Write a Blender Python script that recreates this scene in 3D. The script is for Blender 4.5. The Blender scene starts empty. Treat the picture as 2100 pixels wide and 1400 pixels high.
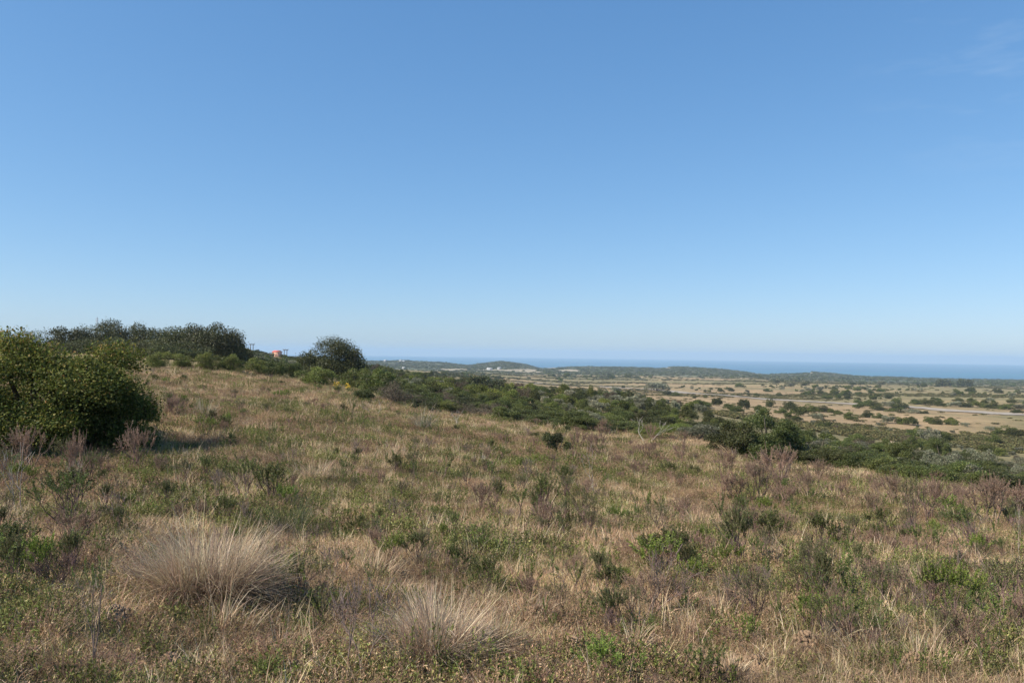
import bpy, math, random
import numpy as np
from mathutils import Matrix, Vector

R = math.radians
SC = bpy.context.scene
COL = SC.collection
rng = np.random.default_rng(11)
random.seed(11)

# ------------------------------------------------------------------ camera
F = 1694.0                       # focal length in pixels of the 2100 x 1400 photograph
PITCH, ROLL = R(0.85), R(0.77)
cp, sp, cr, sr = math.cos(PITCH), math.sin(PITCH), math.cos(ROLL), math.sin(ROLL)
FW = np.array([0, cp, sp]); R0 = np.array([1.0, 0, 0]); U0 = np.array([0, -sp, cp])
RT = cr * R0 + sr * U0
UP = -sr * R0 + cr * U0
cam_data = bpy.data.cameras.new('camera')
cam_data.sensor_width = 22.3
cam_data.lens = 22.3 * F / 2100
cam_data.clip_start = 0.1
cam_data.clip_end = 60000
cam = bpy.data.objects.new('camera', cam_data)
COL.objects.link(cam)
cam.matrix_world = Matrix(((RT[0], UP[0], -FW[0], 0), (RT[1], UP[1], -FW[1], 0), (RT[2], UP[2], -FW[2], 0), (0, 0, 0, 1)))
SC.camera = cam

# ------------------------------------------------------------------ sky, sun, exposure
SUN_AZ, SUN_EL = R(-108), R(42)          # azimuth from +Y, clockwise positive: from the left, a little behind
world = bpy.data.worlds.new('World'); SC.world = world; world.use_nodes = True
nt = world.node_tree; nt.nodes.clear()
sky = nt.nodes.new('ShaderNodeTexSky'); sky.sky_type = 'NISHITA'; sky.sun_disc = False
sky.sun_elevation = SUN_EL; sky.sun_rotation = SUN_AZ
sky.altitude = 0; sky.air_density = 0.8; sky.dust_density = 0.4; sky.ozone_density = 3.0
bg = nt.nodes.new('ShaderNodeBackground'); bg.inputs['Strength'].default_value = 0.13
wo = nt.nodes.new('ShaderNodeOutputWorld')
# faint cirrus wisps, high on the right
tc = nt.nodes.new('ShaderNodeTexCoord')
mp = nt.nodes.new('ShaderNodeMapping'); mp.inputs['Scale'].default_value = (3, 3, 14); mp.inputs['Rotation'].default_value = (0.15, 0.1, 0.3)
nz = nt.nodes.new('ShaderNodeTexNoise'); nz.inputs['Scale'].default_value = 2.2; nz.inputs['Detail'].default_value = 6; nz.inputs['Roughness'].default_value = 0.6
nt.links.new(tc.outputs['Generated'], mp.inputs['Vector']); nt.links.new(mp.outputs['Vector'], nz.inputs['Vector'])
cl = nt.nodes.new('ShaderNodeMapRange'); cl.inputs['From Min'].default_value = 0.5; cl.inputs['From Max'].default_value = 0.78
cl.inputs['To Min'].default_value = 0; cl.inputs['To Max'].default_value = 0.16
nt.links.new(nz.outputs['Fac'], cl.inputs['Value'])
dv = nt.nodes.new('ShaderNodeVectorMath'); dv.operation = 'DOT_PRODUCT'
wd = RT * (2080 - 1050) / F + UP * (700 - 80) / F + FW; wd = wd / np.linalg.norm(wd)
dv.inputs[1].default_value = tuple(wd)
nt.links.new(tc.outputs['Generated'], dv.inputs[0])
cm = nt.nodes.new('ShaderNodeMapRange'); cm.inputs['From Min'].default_value = 0.988; cm.inputs['From Max'].default_value = 0.9995
nt.links.new(dv.outputs['Value'], cm.inputs['Value'])
mu = nt.nodes.new('ShaderNodeMath'); mu.operation = 'MULTIPLY'
nt.links.new(cl.outputs['Result'], mu.inputs[0]); nt.links.new(cm.outputs['Result'], mu.inputs[1])
mxs = nt.nodes.new('ShaderNodeMix'); mxs.data_type = 'RGBA'
nt.links.new(mu.outputs[0], mxs.inputs['Factor']); nt.links.new(sky.outputs['Color'], mxs.inputs[6]); mxs.inputs[7].default_value = (7, 7, 7, 1)
wb = nt.nodes.new('ShaderNodeMix'); wb.data_type = 'RGBA'; wb.blend_type = 'MULTIPLY'; wb.inputs['Factor'].default_value = 1
wb.inputs[7].default_value = (0.638, 1.05, 1.607, 1)
sc_ = nt.nodes.new('ShaderNodeSeparateColor'); cc_ = nt.nodes.new('ShaderNodeCombineColor'); nt.links.new(mxs.outputs[2], sc_.inputs[0])
for k_, g_ in enumerate((0.90, 0.70, 0.57)):
    pw = nt.nodes.new('ShaderNodeMath'); pw.operation = 'POWER'; pw.inputs[1].default_value = g_
    nt.links.new(sc_.outputs[k_], pw.inputs[0]); nt.links.new(pw.outputs[0], cc_.inputs[k_])
nt.links.new(cc_.outputs[0], wb.inputs[6]); nt.links.new(wb.outputs[2], bg.inputs['Color'])
nt.links.new(bg.outputs[0], wo.inputs['Surface'])

sun_d = bpy.data.lights.new('sun', 'SUN'); sun_d.energy = 5.0; sun_d.angle = R(0.53); sun_d.color = (1.0, 0.92, 0.80)
sun = bpy.data.objects.new('sun', sun_d); COL.objects.link(sun)
sdir = Vector((math.sin(SUN_AZ) * math.cos(SUN_EL), math.cos(SUN_AZ) * math.cos(SUN_EL), math.sin(SUN_EL)))
sun.rotation_euler = sdir.to_track_quat('Z', 'Y').to_euler()
sun.location = (0, 0, 50)
SC.view_settings.view_transform = 'Standard'; SC.view_settings.look = 'None'
SC.view_settings.exposure = 0.6; SC.view_settings.gamma = 1.0
SC.render.engine = 'CYCLES'
SC.cycles.max_bounces = 6; SC.cycles.transparent_max_bounces = 8; SC.cycles.volume_bounces = 1
SC.cycles.diffuse_bounces = 3

# ------------------------------------------------------------------ helpers: noise
def vnoise(x, y, s, seed=0):
    x = np.asarray(x, float) / s + seed * 17.13; y = np.asarray(y, float) / s + seed * 31.7
    xi = np.floor(x).astype(np.int64); yi = np.floor(y).astype(np.int64)
    fx = x - xi; fy = y - yi
    fx = fx * fx * (3 - 2 * fx); fy = fy * fy * (3 - 2 * fy)
    def h(a, b):
        n = (a * 374761393 + b * 668265263 + seed * 974711) & 0x7fffffff
        n = ((n ^ (n >> 13)) * 1274126177) & 0x7fffffff
        return ((n ^ (n >> 16)) & 0xffff) / 65535.0
    return (h(xi, yi) * (1 - fx) + h(xi + 1, yi) * fx) * (1 - fy) + (h(xi, yi + 1) * (1 - fx) + h(xi + 1, yi + 1) * fx) * fy
def fbm(x, y, s, seed=0, o=4):
    r = 0; a = 0.5; t = 0
    for k in range(o):
        r = r + a * vnoise(x, y, s / 2 ** k, seed + k); t += a; a *= 0.5
    return r / t
def sstep(a, b, x):
    t = np.clip((x - a) / (b - a), 0, 1); return t * t * (3 - 2 * t)

# ------------------------------------------------------------------ terrain from points seen in the photograph
def ray(px, py):
    return RT * (px - 1050) / F + UP * (700 - py) / F + FW
def pz(px, py, r):
    d = ray(px, py); k = r / math.hypot(d[0], d[1]); return d * k
SEA = -70.0
CP = []
def c(px, py, r): CP.append(tuple(pz(px, py, r)))
def cz(px, r, z):
    d = ray(px, 700); k = r / math.hypot(d[0], d[1]); CP.append((d[0] * k, d[1] * k, z))
for px in (0, 500, 1050, 1600, 2100):
    cz(px, 0.5, -1.65)
    cz(px, 2.0, -1.65 - 0.00006 * (px - 400))
for a in [(100, 1400, 4.0), (600, 1400, 4.1), (1050, 1400, 4.15), (1600, 1400, 4.4), (2100, 1400, 4.8),
          (0, 1150, 6.3), (600, 1150, 7.3), (1050, 1150, 7.9), (1600, 1180, 8.0), (2050, 1200, 8.6),
          (150, 930, 17), (600, 1000, 12), (330, 850, 25), (600, 850, 30), (1050, 950, 22), (1400, 1000, 19), (1800, 1050, 18), (2100, 1080, 17),
          (0, 790, 40), (330, 762, 50), (480, 767, 55), (700, 797, 60), (900, 837, 50), (1000, 852, 50), (1200, 880, 48), (1400, 897, 46), (1540, 945, 38), (1800, 968, 38), (2050, 1012, 34),
          (0, 722, 110), (130, 720, 120), (300, 728, 120), (480, 745, 120), (680, 780, 90),
          (500, 714, 400), (567, 737, 400), (300, 712, 400), (0, 715, 400), (650, 740, 400), (760, 750, 400), (840, 770, 400), (620, 752, 250), (520, 735, 250),
          (800, 806, 110), (900, 805, 120), (1000, 822, 110), (1100, 835, 110), (1300, 850, 105), (900, 780, 300), (1000, 790, 300), (1000, 772, 800), (850, 760, 1100),
          (1500, 868, 130), (1300, 815, 250), (1500, 838, 260), (1700, 910, 120), (1900, 930, 100), (2100, 975, 80), (1700, 870, 220), (1900, 893, 210), (2100, 935, 160),
          (2100, 851, 336), (1900, 840, 380), (1600, 823, 450), (1300, 798, 640), (1120, 787, 760), (2100, 812, 650), (1700, 790, 900), (1350, 778, 1100), (1050, 768, 1200)]:
    c(*a)
for px, py in [(760, 757), (900, 760), (1050, 764), (1200, 767), (1400, 770), (1600, 776), (1800, 783), (2000, 788), (2100, 790)]:
    c(px, py, 1500)
DUNE = [(0, 700), (560, 728), (700, 740), (770, 740), (830, 739), (900, 742), (930, 745), (960, 748), (990, 744), (1030, 740), (1060, 744), (1080, 748), (1110, 755),
        (1150, 752.5), (1250, 751), (1300, 752), (1350, 755), (1375, 751.5), (1420, 753), (1470, 756), (1500, 759), (1570, 768), (1640, 765),
        (1665, 762), (1700, 765), (1750, 770), (1830, 774), (1900, 776), (2000, 778), (2100, 780), (2300, 784)]
CP = np.array(CP)
AZK = 2.6
def uv(x, y):
    az = np.arctan2(x, y); A = R(36)
    aa = np.abs(az)
    az = np.where(aa > A, np.sign(az) * (A * (math.pi - aa) / (math.pi - A)), az)
    r = np.hypot(x, y)
    return az * AZK, np.log(np.maximum(r, 0.4)), az, r
def tps(d2): return 0.5 * d2 * np.log(d2 + 1e-12)
_u, _v, _, _ = uv(CP[:, 0], CP[:, 1]); _n = len(CP)
_K = tps((_u[:, None] - _u) ** 2 + (_v[:, None] - _v) ** 2) + np.eye(_n) * 0.0005
_P = np.c_[np.ones(_n), _u, _v]
_W = np.linalg.solve(np.block([[_K, _P], [_P.T, np.zeros((3, 3))]]), np.r_[CP[:, 2], 0, 0, 0])
DAZ = []; DZ = []
for px, py in DUNE:
    p = pz(px, py + 1.5, 2300); DAZ.append(math.atan2(p[0], p[1])); DZ.append(p[2])
def h(x, y):
    x = np.asarray(x, float); y = np.asarray(y, float)
    shp = x.shape; x = x.ravel(); y = y.ravel()
    u, v, az, r = uv(x, y)
    vc = np.minimum(v, math.log(1500))
    z = np.zeros(len(x))
    for i in range(_n):
        d2 = (u - _u[i]) ** 2 + (vc - _v[i]) ** 2
        z += _W[i] * tps(d2)
    z += _W[_n] + _W[_n + 1] * u + _W[_n + 2] * vc
    # dunes: rise to the crest at 2300 m, then down under the sea
    crest = np.interp(az, DAZ, DZ)
    k = sstep(1550, 2300, r)
    z = z * (1 - k) + crest * k
    z = z + (fbm(x, y, 260, 5) - 0.5) * 9 * sstep(1500, 2000, r) * (1 - 0.75 * sstep(2150, 2300, r)) + (fbm(x, y, 45, 9) - 0.5) * 5 * sstep(1500, 2000, r)
    z = z - sstep(2320, 3300, r) * (z - SEA + 12)
    # bumps underfoot and rolls further out
    z = z + (fbm(x, y, 1.1, 3, 3) - 0.5) * 0.16 * sstep(1.0, 3.0, r) + (fbm(x, y, 6, 4, 2) - 0.5) * 0.35 * sstep(4, 15, r)
    z = z + (fbm(x, y, 60, 7, 3) - 0.5) * 2.2 * sstep(80, 300, r)
    return z.reshape(shp)
_rs = np.exp(np.linspace(math.log(2.5), math.log(2900), 1400))
def hit(px, py):
    d = ray(px, py); k = _rs / math.hypot(d[0], d[1])
    z = h(d[0] * k, d[1] * k)
    b = np.nonzero(d[2] * k < z)[0]
    if len(b) == 0: return None
    i = b[0]
    return d[0] * k[i], d[1] * k[i], float(z[i]), float(_rs[i])
def at(px, r):
    d = ray(px, 760); k = r / math.hypot(d[0], d[1]); x, y = d[0] * k, d[1] * k
    return x, y, float(h(x, y)), r

# ------------------------------------------------------------------ helpers: meshes and objects
class MB:
    """collects quads as numpy blocks, with a colour per vertex"""
    def __init__(s): s.v = []; s.f = []; s.c = []; s.n = 0
    def add(s, v, f, col):
        v = np.asarray(v, float).reshape(-1, 3); f = np.asarray(f, np.int64).reshape(-1, 4)
        col = np.asarray(col, float)
        if col.ndim == 1: col = np.tile(col, (len(v), 1))
        s.v.append(v); s.f.append(f + s.n); s.c.append(col); s.n += len(v)
    def mesh(s, name, mat, smooth=False):
        v = np.concatenate(s.v); f = np.concatenate(s.f); col = np.concatenate(s.c)
        m = bpy.data.meshes.new(name)
        m.vertices.add(len(v)); m.vertices.foreach_set('co', v.astype(np.float32).ravel())
        m.loops.add(f.size); m.loops.foreach_set('vertex_index', f.astype(np.int32).ravel())
        m.polygons.add(len(f)); m.polygons.foreach_set('loop_start', np.arange(0, f.size, 4, dtype=np.int32))
        m.update(calc_edges=True)
        a = m.attributes.new('tint', 'FLOAT_COLOR', 'POINT')
        a.data.foreach_set('color', np.c_[col, np.ones(len(col))].astype(np.float32).ravel())
        if smooth: m.polygons.foreach_set('use_smooth', np.ones(len(f), bool))
        m.materials.append(mat)
        return m
def link(name, data, parent=None, loc=(0, 0, 0), rz=0, sc=(1, 1, 1)):
    o = bpy.data.objects.new(name, data); COL.objects.link(o)
    if parent is not None: o.parent = parent
    o.location = loc; o.rotation_euler = (0, 0, rz); o.scale = sc
    return o
def tag(o, label=None, cat=None, group=None, kind=None):
    if label: o['label'] = label
    if cat: o['category'] = cat
    if group: o['group'] = group
    if kind: o['kind'] = kind
    return o
def unit(a): return a / (np.linalg.norm(a, axis=-1, keepdims=True) + 1e-9)
def rdir(n, g=None):
    g = g or rng; a = g.normal(size=(n, 3)); return unit(a)
def jit(col, n, amt=0.15, g=rng):
    col = np.asarray(col, float)
    if col.ndim == 1: col = np.tile(col, (n, 1))
    return np.clip(col * (1 + g.normal(0, amt, (n, 1))) * (1 + g.normal(0, amt * 0.3, (n, 3))), 0.003, 0.9)
def pick(cols, w, n, g=rng):
    cols = np.array(cols, float); w = np.array(w, float) / sum(w)
    return cols[g.choice(len(cols), n, p=w)]
def leaves(mb, cen, axis, nrm, L, W, col):
    """pointed leaves: a long diamond folded a little on its midrib"""
    n = len(cen); axis = unit(axis); s = unit(np.cross(axis, nrm)); nn = np.cross(s, axis)
    L = np.broadcast_to(L, (n,))[:, None]; W = np.broadcast_to(W, (n,))[:, None]
    v = np.stack([cen, cen + axis * L * 0.45 + s * W * 0.5 + nn * W * 0.12, cen + axis * L, cen + axis * L * 0.45 - s * W * 0.5 + nn * W * 0.12], 1)
    mb.add(v, np.arange(n * 4).reshape(n, 4), np.repeat(col, 4, 0))
def blades(mb, base, az, lean, bend, L, W, col, segs=3, tip=None):
    n = len(base); L = np.broadcast_to(L, (n,)); W = np.broadcast_to(W, (n,))
    hd = np.stack([np.cos(az), np.sin(az), 0 * az], 1)
    tw = az + rng.uniform(-1.2, 1.2, n)
    side = np.stack([-np.sin(tw), np.cos(tw), 0 * az], 1)
    p = base.copy(); rows = []
    for k in range(segs + 1):
        t = k / segs
        w = (W * (1 - t) ** 0.7 * 0.5 + W * 0.06)[:, None]
        rows += [p - side * w, p + side * w]
        th = lean + bend * (t + 0.5 / segs)
        p = p + (hd * np.sin(th)[:, None] + np.array([0, 0, 1.0]) * np.cos(th)[:, None]) * (L / segs)[:, None]
    v = np.stack(rows, 1); m = 2 * (segs + 1)
    q = np.array([[2 * k, 2 * k + 1, 2 * k + 3, 2 * k + 2] for k in range(segs)])
    f = (np.arange(n)[:, None, None] * m + q).reshape(-1, 4)
    mb.add(v, f, np.repeat(col, m, 0))
def tubes(mb, p0, p1, r0, r1, col, sides=4):
    p0 = np.asarray(p0, float); p1 = np.asarray(p1, float); n = len(p0)
    if n == 0: return
    r0 = np.asarray(r0, float)[:, None]; r1 = np.asarray(r1, float)[:, None]
    d = unit(p1 - p0); a = np.where(np.abs(d[:, 2:3]) > 0.9, np.array([[1.0, 0, 0]]), np.array([[0, 0, 1.0]]))
    s = unit(np.cross(d, a)); t = np.cross(d, s); rows = []
    for k in range(sides):
        q = 2 * math.pi * k / sides; e = s * math.cos(q) + t * math.sin(q)
        rows += [p0 + e * r0, p1 + e * r1]
    v = np.stack(rows, 1); m = 2 * sides
    q = np.array([[2 * k, 2 * ((k + 1) % sides), 2 * ((k + 1) % sides) + 1, 2 * k + 1] for k in range(sides)])
    f = (np.arange(n)[:, None, None] * m + q).reshape(-1, 4)
    col = np.asarray(col, float)
    if col.ndim == 1: col = np.tile(col, (n, 1))
    mb.add(v, f, np.repeat(col, m, 0))
def branching(seed, root, d, L, r, depth, spread=0.5, fork=(2, 3), gravity=0.1, kink=0.18, shrink=0.72):
    """returns segments (p0,p1,r0,r1) and the list of end twigs (point, direction, length)"""
    g = random.Random(seed); segs = []; ends = []
    def go(p, d, L, r, k):
        n = 3
        for i in range(n):
            d = (d + Vector((g.gauss(0, kink), g.gauss(0, kink), g.gauss(0, kink) + gravity))).normalized()
            q = p + d * (L / n); r2 = r * 0.87
            segs.append((tuple(p), tuple(q), r, r2)); p = q; r = r2
        if k == 0:
            ends.append((tuple(p), tuple(d), L)); return
        for _ in range(g.randint(*fork)):
            e = (d + Vector((g.gauss(0, spread), g.gauss(0, spread), g.gauss(0, spread * 0.5)))).normalized()
            go(p, e, L * shrink * g.uniform(0.75, 1.15), r * 0.72, k - 1)
    go(Vector(root), Vector(d).normalized(), L, r, depth)
    return segs, ends
def add_segs(mb, segs, col, sides=4):
    if not segs: return
    p0, p1, r0, r1 = zip(*segs)
    tubes(mb, p0, p1, r0, r1, jit(col, len(segs), 0.12), sides)

# ------------------------------------------------------------------ materials
def tint_mat(name, rough=0.6, trans=0.3, var=0.22, hue=0.02, spec=0.3, bump=False, nscale=0):
    m = bpy.data.materials.new(name); m.use_nodes = True; t = m.node_tree; N = t.nodes; Lk = t.links
    b = N['Principled BSDF']; out = N['Material Output']
    a = N.new('ShaderNodeAttribute'); a.attribute_name = 'tint'
    oi = N.new('ShaderNodeObjectInfo')
    hs = N.new('ShaderNodeHueSaturation')
    mr = N.new('ShaderNodeMapRange'); mr.inputs['To Min'].default_value = 1 - var; mr.inputs['To Max'].default_value = 1 + var
    Lk.new(oi.outputs['Random'], mr.inputs['Value']); Lk.new(mr.outputs[0], hs.inputs['Value'])
    m2 = N.new('ShaderNodeMath'); m2.operation = 'MULTIPLY'; m2.inputs[1].default_value = 7.13
    m3 = N.new('ShaderNodeMath'); m3.operation = 'FRACT'
    m4 = N.new('ShaderNodeMapRange'); m4.inputs['To Min'].default_value = 0.5 - hue; m4.inputs['To Max'].default_value = 0.5 + hue
    Lk.new(oi.outputs['Random'], m2.inputs[0]); Lk.new(m2.outputs[0], m3.inputs[0]); Lk.new(m3.outputs[0], m4.inputs['Value']); Lk.new(m4.outputs[0], hs.inputs['Hue'])
    Lk.new(a.outputs['Color'], hs.inputs['Color'])
    col = hs.outputs['Color']
    if nscale:
        g = N.new('ShaderNodeNewGeometry'); nz = N.new('ShaderNodeTexNoise'); nz.inputs['Scale'].default_value = nscale; nz.inputs['Detail'].default_value = 3
        Lk.new(g.outputs['Position'], nz.inputs['Vector'])
        r2 = N.new('ShaderNodeMapRange'); r2.inputs['From Min'].default_value = 0.3; r2.inputs['From Max'].default_value = 0.7
        r2.inputs['To Min'].default_value = 0.72; r2.inputs['To Max'].default_value = 1.28
        Lk.new(nz.outputs['Fac'], r2.inputs['Value'])
        mm = N.new('ShaderNodeMix'); mm.data_type = 'RGBA'; mm.blend_type = 'MULTIPLY'; mm.inputs['Factor'].default_value = 1
        Lk.new(col, mm.inputs[6]); Lk.new(r2.outputs[0], mm.inputs[7]); col = mm.outputs[2]
    Lk.new(col, b.inputs['Base Color'])
    b.inputs['Roughness'].default_value = rough; b.inputs['Specular IOR Level'].default_value = spec
    if trans:
        tr = N.new('ShaderNodeBsdfTranslucent'); Lk.new(col, tr.inputs['Color'])
        mx = N.new('ShaderNodeMixShader'); mx.inputs['Fac'].default_value = trans
        Lk.new(b.outputs[0], mx.inputs[1]); Lk.new(tr.outputs[0], mx.inputs[2]); Lk.new(mx.outputs[0], out.inputs['Surface'])
    return m
M_GRASS = tint_mat('grass_blades', 0.75, 0.25, 0.22, 0.012, 0.2, nscale=0.9)
M_LEAF = tint_mat('leaf', 0.55, 0.22, 0.2, 0.012, 0.35)
M_GLOSS = tint_mat('glossy_leaf', 0.6, 0.28, 0.05, 0.0, 0.15)
M_FAR = tint_mat('distant_foliage', 0.7, 0.15, 0.25, 0.014, 0.2)
M_TWIG = tint_mat('twig', 0.85, 0, 0.2, 0.008, 0.15)
M_BARK = tint_mat('bark', 0.9, 0, 0.15, 0.005, 0.1, nscale=20)
M_STRAW = tint_mat('straw', 0.65, 0.3, 0.05, 0.0, 0.3)

def ground_mat():
    m = bpy.data.materials.new('ground'); m.use_nodes = True; t = m.node_tree; N = t.nodes; Lk = t.links; b = N['Principled BSDF']
    a = N.new('ShaderNodeAttribute'); a.attribute_name = 'tint'
    g = N.new('ShaderNodeNewGeometry')
    def noise(s, d=5, r=0.6):
        n = N.new('ShaderNodeTexNoise'); n.inputs['Scale'].default_value = s; n.inputs['Detail'].default_value = d; n.inputs['Roughness'].default_value = r
        Lk.new(g.outputs['Position'], n.inputs['Vector']); return n.outputs['Fac']
    col = a.outputs['Color']
    for s, lo, hi in ((0.03, 0.8, 1.2), (0.35, 0.78, 1.22), (6.0, 0.7, 1.3), (60.0, 0.7, 1.3)):
        r2 = N.new('ShaderNodeMapRange'); r2.inputs['From Min'].default_value = 0.3; r2.inputs['From Max'].default_value = 0.7
        r2.inputs['To Min'].default_value = lo; r2.inputs['To Max'].default_value = hi
        Lk.new(noise(s), r2.inputs['Value'])
        mm = N.new('ShaderNodeMix'); mm.data_type = 'RGBA'; mm.blend_type = 'MULTIPLY'; mm.inputs['Factor'].default_value = 1
        Lk.new(col, mm.inputs[6]); Lk.new(r2.outputs[0], mm.inputs[7]); col = mm.outputs[2]
    Lk.new(col, b.inputs['Base Color']); b.inputs['Roughness'].default_value = 0.95; b.inputs['Specular IOR Level'].default_value = 0.1
    bp = N.new('ShaderNodeBump'); bp.inputs['Strength'].default_value = 0.6; bp.inputs['Distance'].default_value = 0.03
    Lk.new(noise(25, 6), bp.inputs['Height']); Lk.new(bp.outputs[0], b.inputs['Normal'])
    return m
M_GROUND = ground_mat()

def plain_mat(name, col, rough=0.8, nscale=3.0, amt=0.2, bump=0.3):
    m = bpy.data.materials.new(name); m.use_nodes = True; t = m.node_tree; N = t.nodes; Lk = t.links; b = N['Principled BSDF']
    tcn = N.new('ShaderNodeTexCoord'); n = N.new('ShaderNodeTexNoise'); n.inputs['Scale'].default_value = nscale; n.inputs['Detail'].default_value = 6
    Lk.new(tcn.outputs['Object'], n.inputs['Vector'])
    r = N.new('ShaderNodeValToRGB'); r.color_ramp.elements[0].position = 0.3; r.color_ramp.elements[1].position = 0.7
    r.color_ramp.elements[0].color = (*[x * (1 - amt) for x in col], 1); r.color_ramp.elements[1].color = (*[min(1, x * (1 + amt)) for x in col], 1)
    Lk.new(n.outputs['Fac'], r.inputs['Fac']); Lk.new(r.outputs['Color'], b.inputs['Base Color']); b.inputs['Roughness'].default_value = rough
    if bump:
        bp = N.new('ShaderNodeBump'); bp.inputs['Strength'].default_value = bump; bp.inputs['Distance'].default_value = 0.02
        Lk.new(n.outputs['Fac'], bp.inputs['Height']); Lk.new(bp.outputs[0], b.inputs['Normal'])
    return m

# ------------------------------------------------------------------ the ground sheet
def edge_r(px):  # how far the open grass of the near slope reaches
    return np.interp(px, [0, 250, 480, 700, 900, 1200, 1400, 1540, 1800, 2100], [48, 50, 55, 62, 52, 49, 47, 40, 39, 35])
def px_of(x, y): # column of a point on the photograph, roughly
    return 1050 + F * np.asarray(x) / np.maximum(np.asarray(y), 1e-3)
SAND = [(930, 757.5, 40, 2.5), (1010, 759, 40, 2), (1070, 759, 50, 3), (1130, 753.5, 18, 3), (1165, 760, 30, 3), (1090, 762.5, 40, 1.6), (1370, 754, 8, 1.5), (1550, 766.5, 10, 1.3), (1480, 758, 8, 1), (1660, 764, 12, 1.2)]
def ground_tint(x, y):
    r = np.hypot(x, y); px = px_of(x, y); e = edge_r(px)
    n1 = fbm(x, y, 9, 21); n2 = fbm(x, y, 90, 22); n3 = fbm(x, y, 300, 23); n4 = fbm(x, y, 2.2, 24)
    soil = np.array([0.29, 0.205, 0.13]); green = np.array([0.13, 0.13, 0.05]); straw = np.array([0.33, 0.25, 0.14])
    tawny = np.array([0.30, 0.21, 0.115]); olive = np.array([0.185, 0.155, 0.075]); scrub = np.array([0.085, 0.092, 0.055]); pale = np.array([0.31, 0.26, 0.18])
    k = lambda a: a[:, None]
    near = soil * (1 - k(sstep(.35, .65, n1))) + straw * 0.8 * k(sstep(.35, .65, n1))
    near = near * (1 - k(sstep(.5, .7, n4)) * 0.5) + green * k(sstep(.5, .7, n4)) * 0.5
    far = tawny * (1 - k(sstep(.38, .62, n2))) + olive * k(sstep(.38, .62, n2))
    n5 = fbm(x, y, 18, 25); far = far * (1 - k(sstep(.45, .7, n5)) * .45) + olive * k(sstep(.45, .7, n5)) * .45
    far = far * (1 - k(sstep(.5, .68, n3)) * 0.6) + olive * 1.2 * k(sstep(.5, .68, n3)) * 0.6
    c_ = near * (1 - k(sstep(0, 8, r - e))) + far * k(sstep(0, 8, r - e))
    ds = sstep(1250, 1600, r + (n2 - .5) * 500)
    dune = scrub * (0.9 + 0.5 * k(n2)); c_ = c_ * (1 - k(ds)) + dune * k(ds)
    # pale bare sand among the dunes
    s = np.zeros(len(x))
    q = np.nonzero((r > 900) & (y > 0))[0]
    if len(q):
        zz = h(x[q], y[q]); P = np.stack([x[q], y[q], zz], 1)
        cx = P @ RT; cy = P @ UP; cz_ = P @ FW
        X = 1050 + F * cx / cz_; Y = 700 - F * cy / cz_
        w = np.zeros(len(q))
        for (a_, b_, wa, wb) in SAND:
            d = ((X - a_) / wa) ** 2 + ((Y - b_) / wb) ** 2
            w = np.maximum(w, sstep(1.3, 0.5, -d + 1.8) if False else 1 - sstep(0.5, 1.2, d + (fbm(x[q], y[q], 40, 31) - .5) * 0.8))
        s[q] = w
    c_ = c_ * (1 - k(s)) + pale * k(s)
    return c_
az = np.r_[np.arange(-180, -38, 2.0), np.arange(-38, 38.01, 0.14), np.arange(40, 180, 2.0)]
rr = np.exp(np.linspace(math.log(0.5), math.log(3600), 470))
AZg, RRg = np.meshgrid(np.radians(az), rr)
gx, gy = (RRg * np.sin(AZg)), (RRg * np.cos(AZg))
gz = h(gx, gy)
na, nr = len(az), len(rr)
V = np.stack([gx, gy, gz], -1).reshape(-1, 3)
i, j = np.meshgrid(np.arange(nr - 1), np.arange(na), indexing='ij'); jn = (j + 1) % na
Fq = np.stack([i * na + j, i * na + jn, (i + 1) * na + jn, (i + 1) * na + j], -1).reshape(-1, 4)
mb = MB(); gt = ground_tint(V[:, 0], V[:, 1])
V = np.r_[V, [[0, 0, float(h(np.array([0.3]), np.array([0.3]))[0])]]]; gt = np.r_[gt, gt[:1]]
cap = np.array([[len(V) - 1, (k + 1) % na, k, len(V) - 1] for k in range(na)])
mb.add(V, Fq[:, ::-1], gt)
gm = mb.mesh('ground', M_GROUND, True)
ground = link('ground', gm); tag(ground, kind='structure')

# ------------------------------------------------------------------ the sea
def sea_mat():
    m = bpy.data.materials.new('sea_water'); m.use_nodes = True; t = m.node_tree; N = t.nodes; Lk = t.links; b = N['Principled BSDF']
    g = N.new('ShaderNodeNewGeometry')
    mpn = N.new('ShaderNodeMapping'); mpn.inputs['Scale'].default_value = (0.0002, 0.0008, 1)
    n = N.new('ShaderNodeTexNoise'); n.inputs['Scale'].default_value = 1; n.inputs['Detail'].default_value = 4
    Lk.new(g.outputs['Position'], mpn.inputs['Vector']); Lk.new(mpn.outputs[0], n.inputs['Vector'])
    r = N.new('ShaderNodeValToRGB'); r.color_ramp.elements[0].position = 0.35; r.color_ramp.elements[1].position = 0.65
    r.color_ramp.elements[0].color = (0.03, 0.115, 0.20, 1); r.color_ramp.elements[1].color = (0.035, 0.145, 0.215, 1)
    Lk.new(n.outputs['Fac'], r.inputs['Fac']); Lk.new(r.outputs[0], b.inputs['Base Color'])
    b.inputs['Roughness'].default_value = 0.5; b.inputs['Specular IOR Level'].default_value = 0.25
    return m
mb = MB(); ang = np.radians(np.arange(0, 360, 2.0)); n = len(ang)
for (ra, rb) in ((2000, 6000), (6000, 15000)):
    v = np.r_[np.c_[ra * np.sin(ang), ra * np.cos(ang), ang * 0 + SEA], np.c_[rb * np.sin(ang), rb * np.cos(ang), ang * 0 + SEA]]
    k = np.arange(n); mb.add(v, np.stack([k, n + k, n + (k + 1) % n, (k + 1) % n], 1), (1, 1, 1))
sea = link('sea', mb.mesh('sea', sea_mat())); tag(sea, kind='structure')

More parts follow.
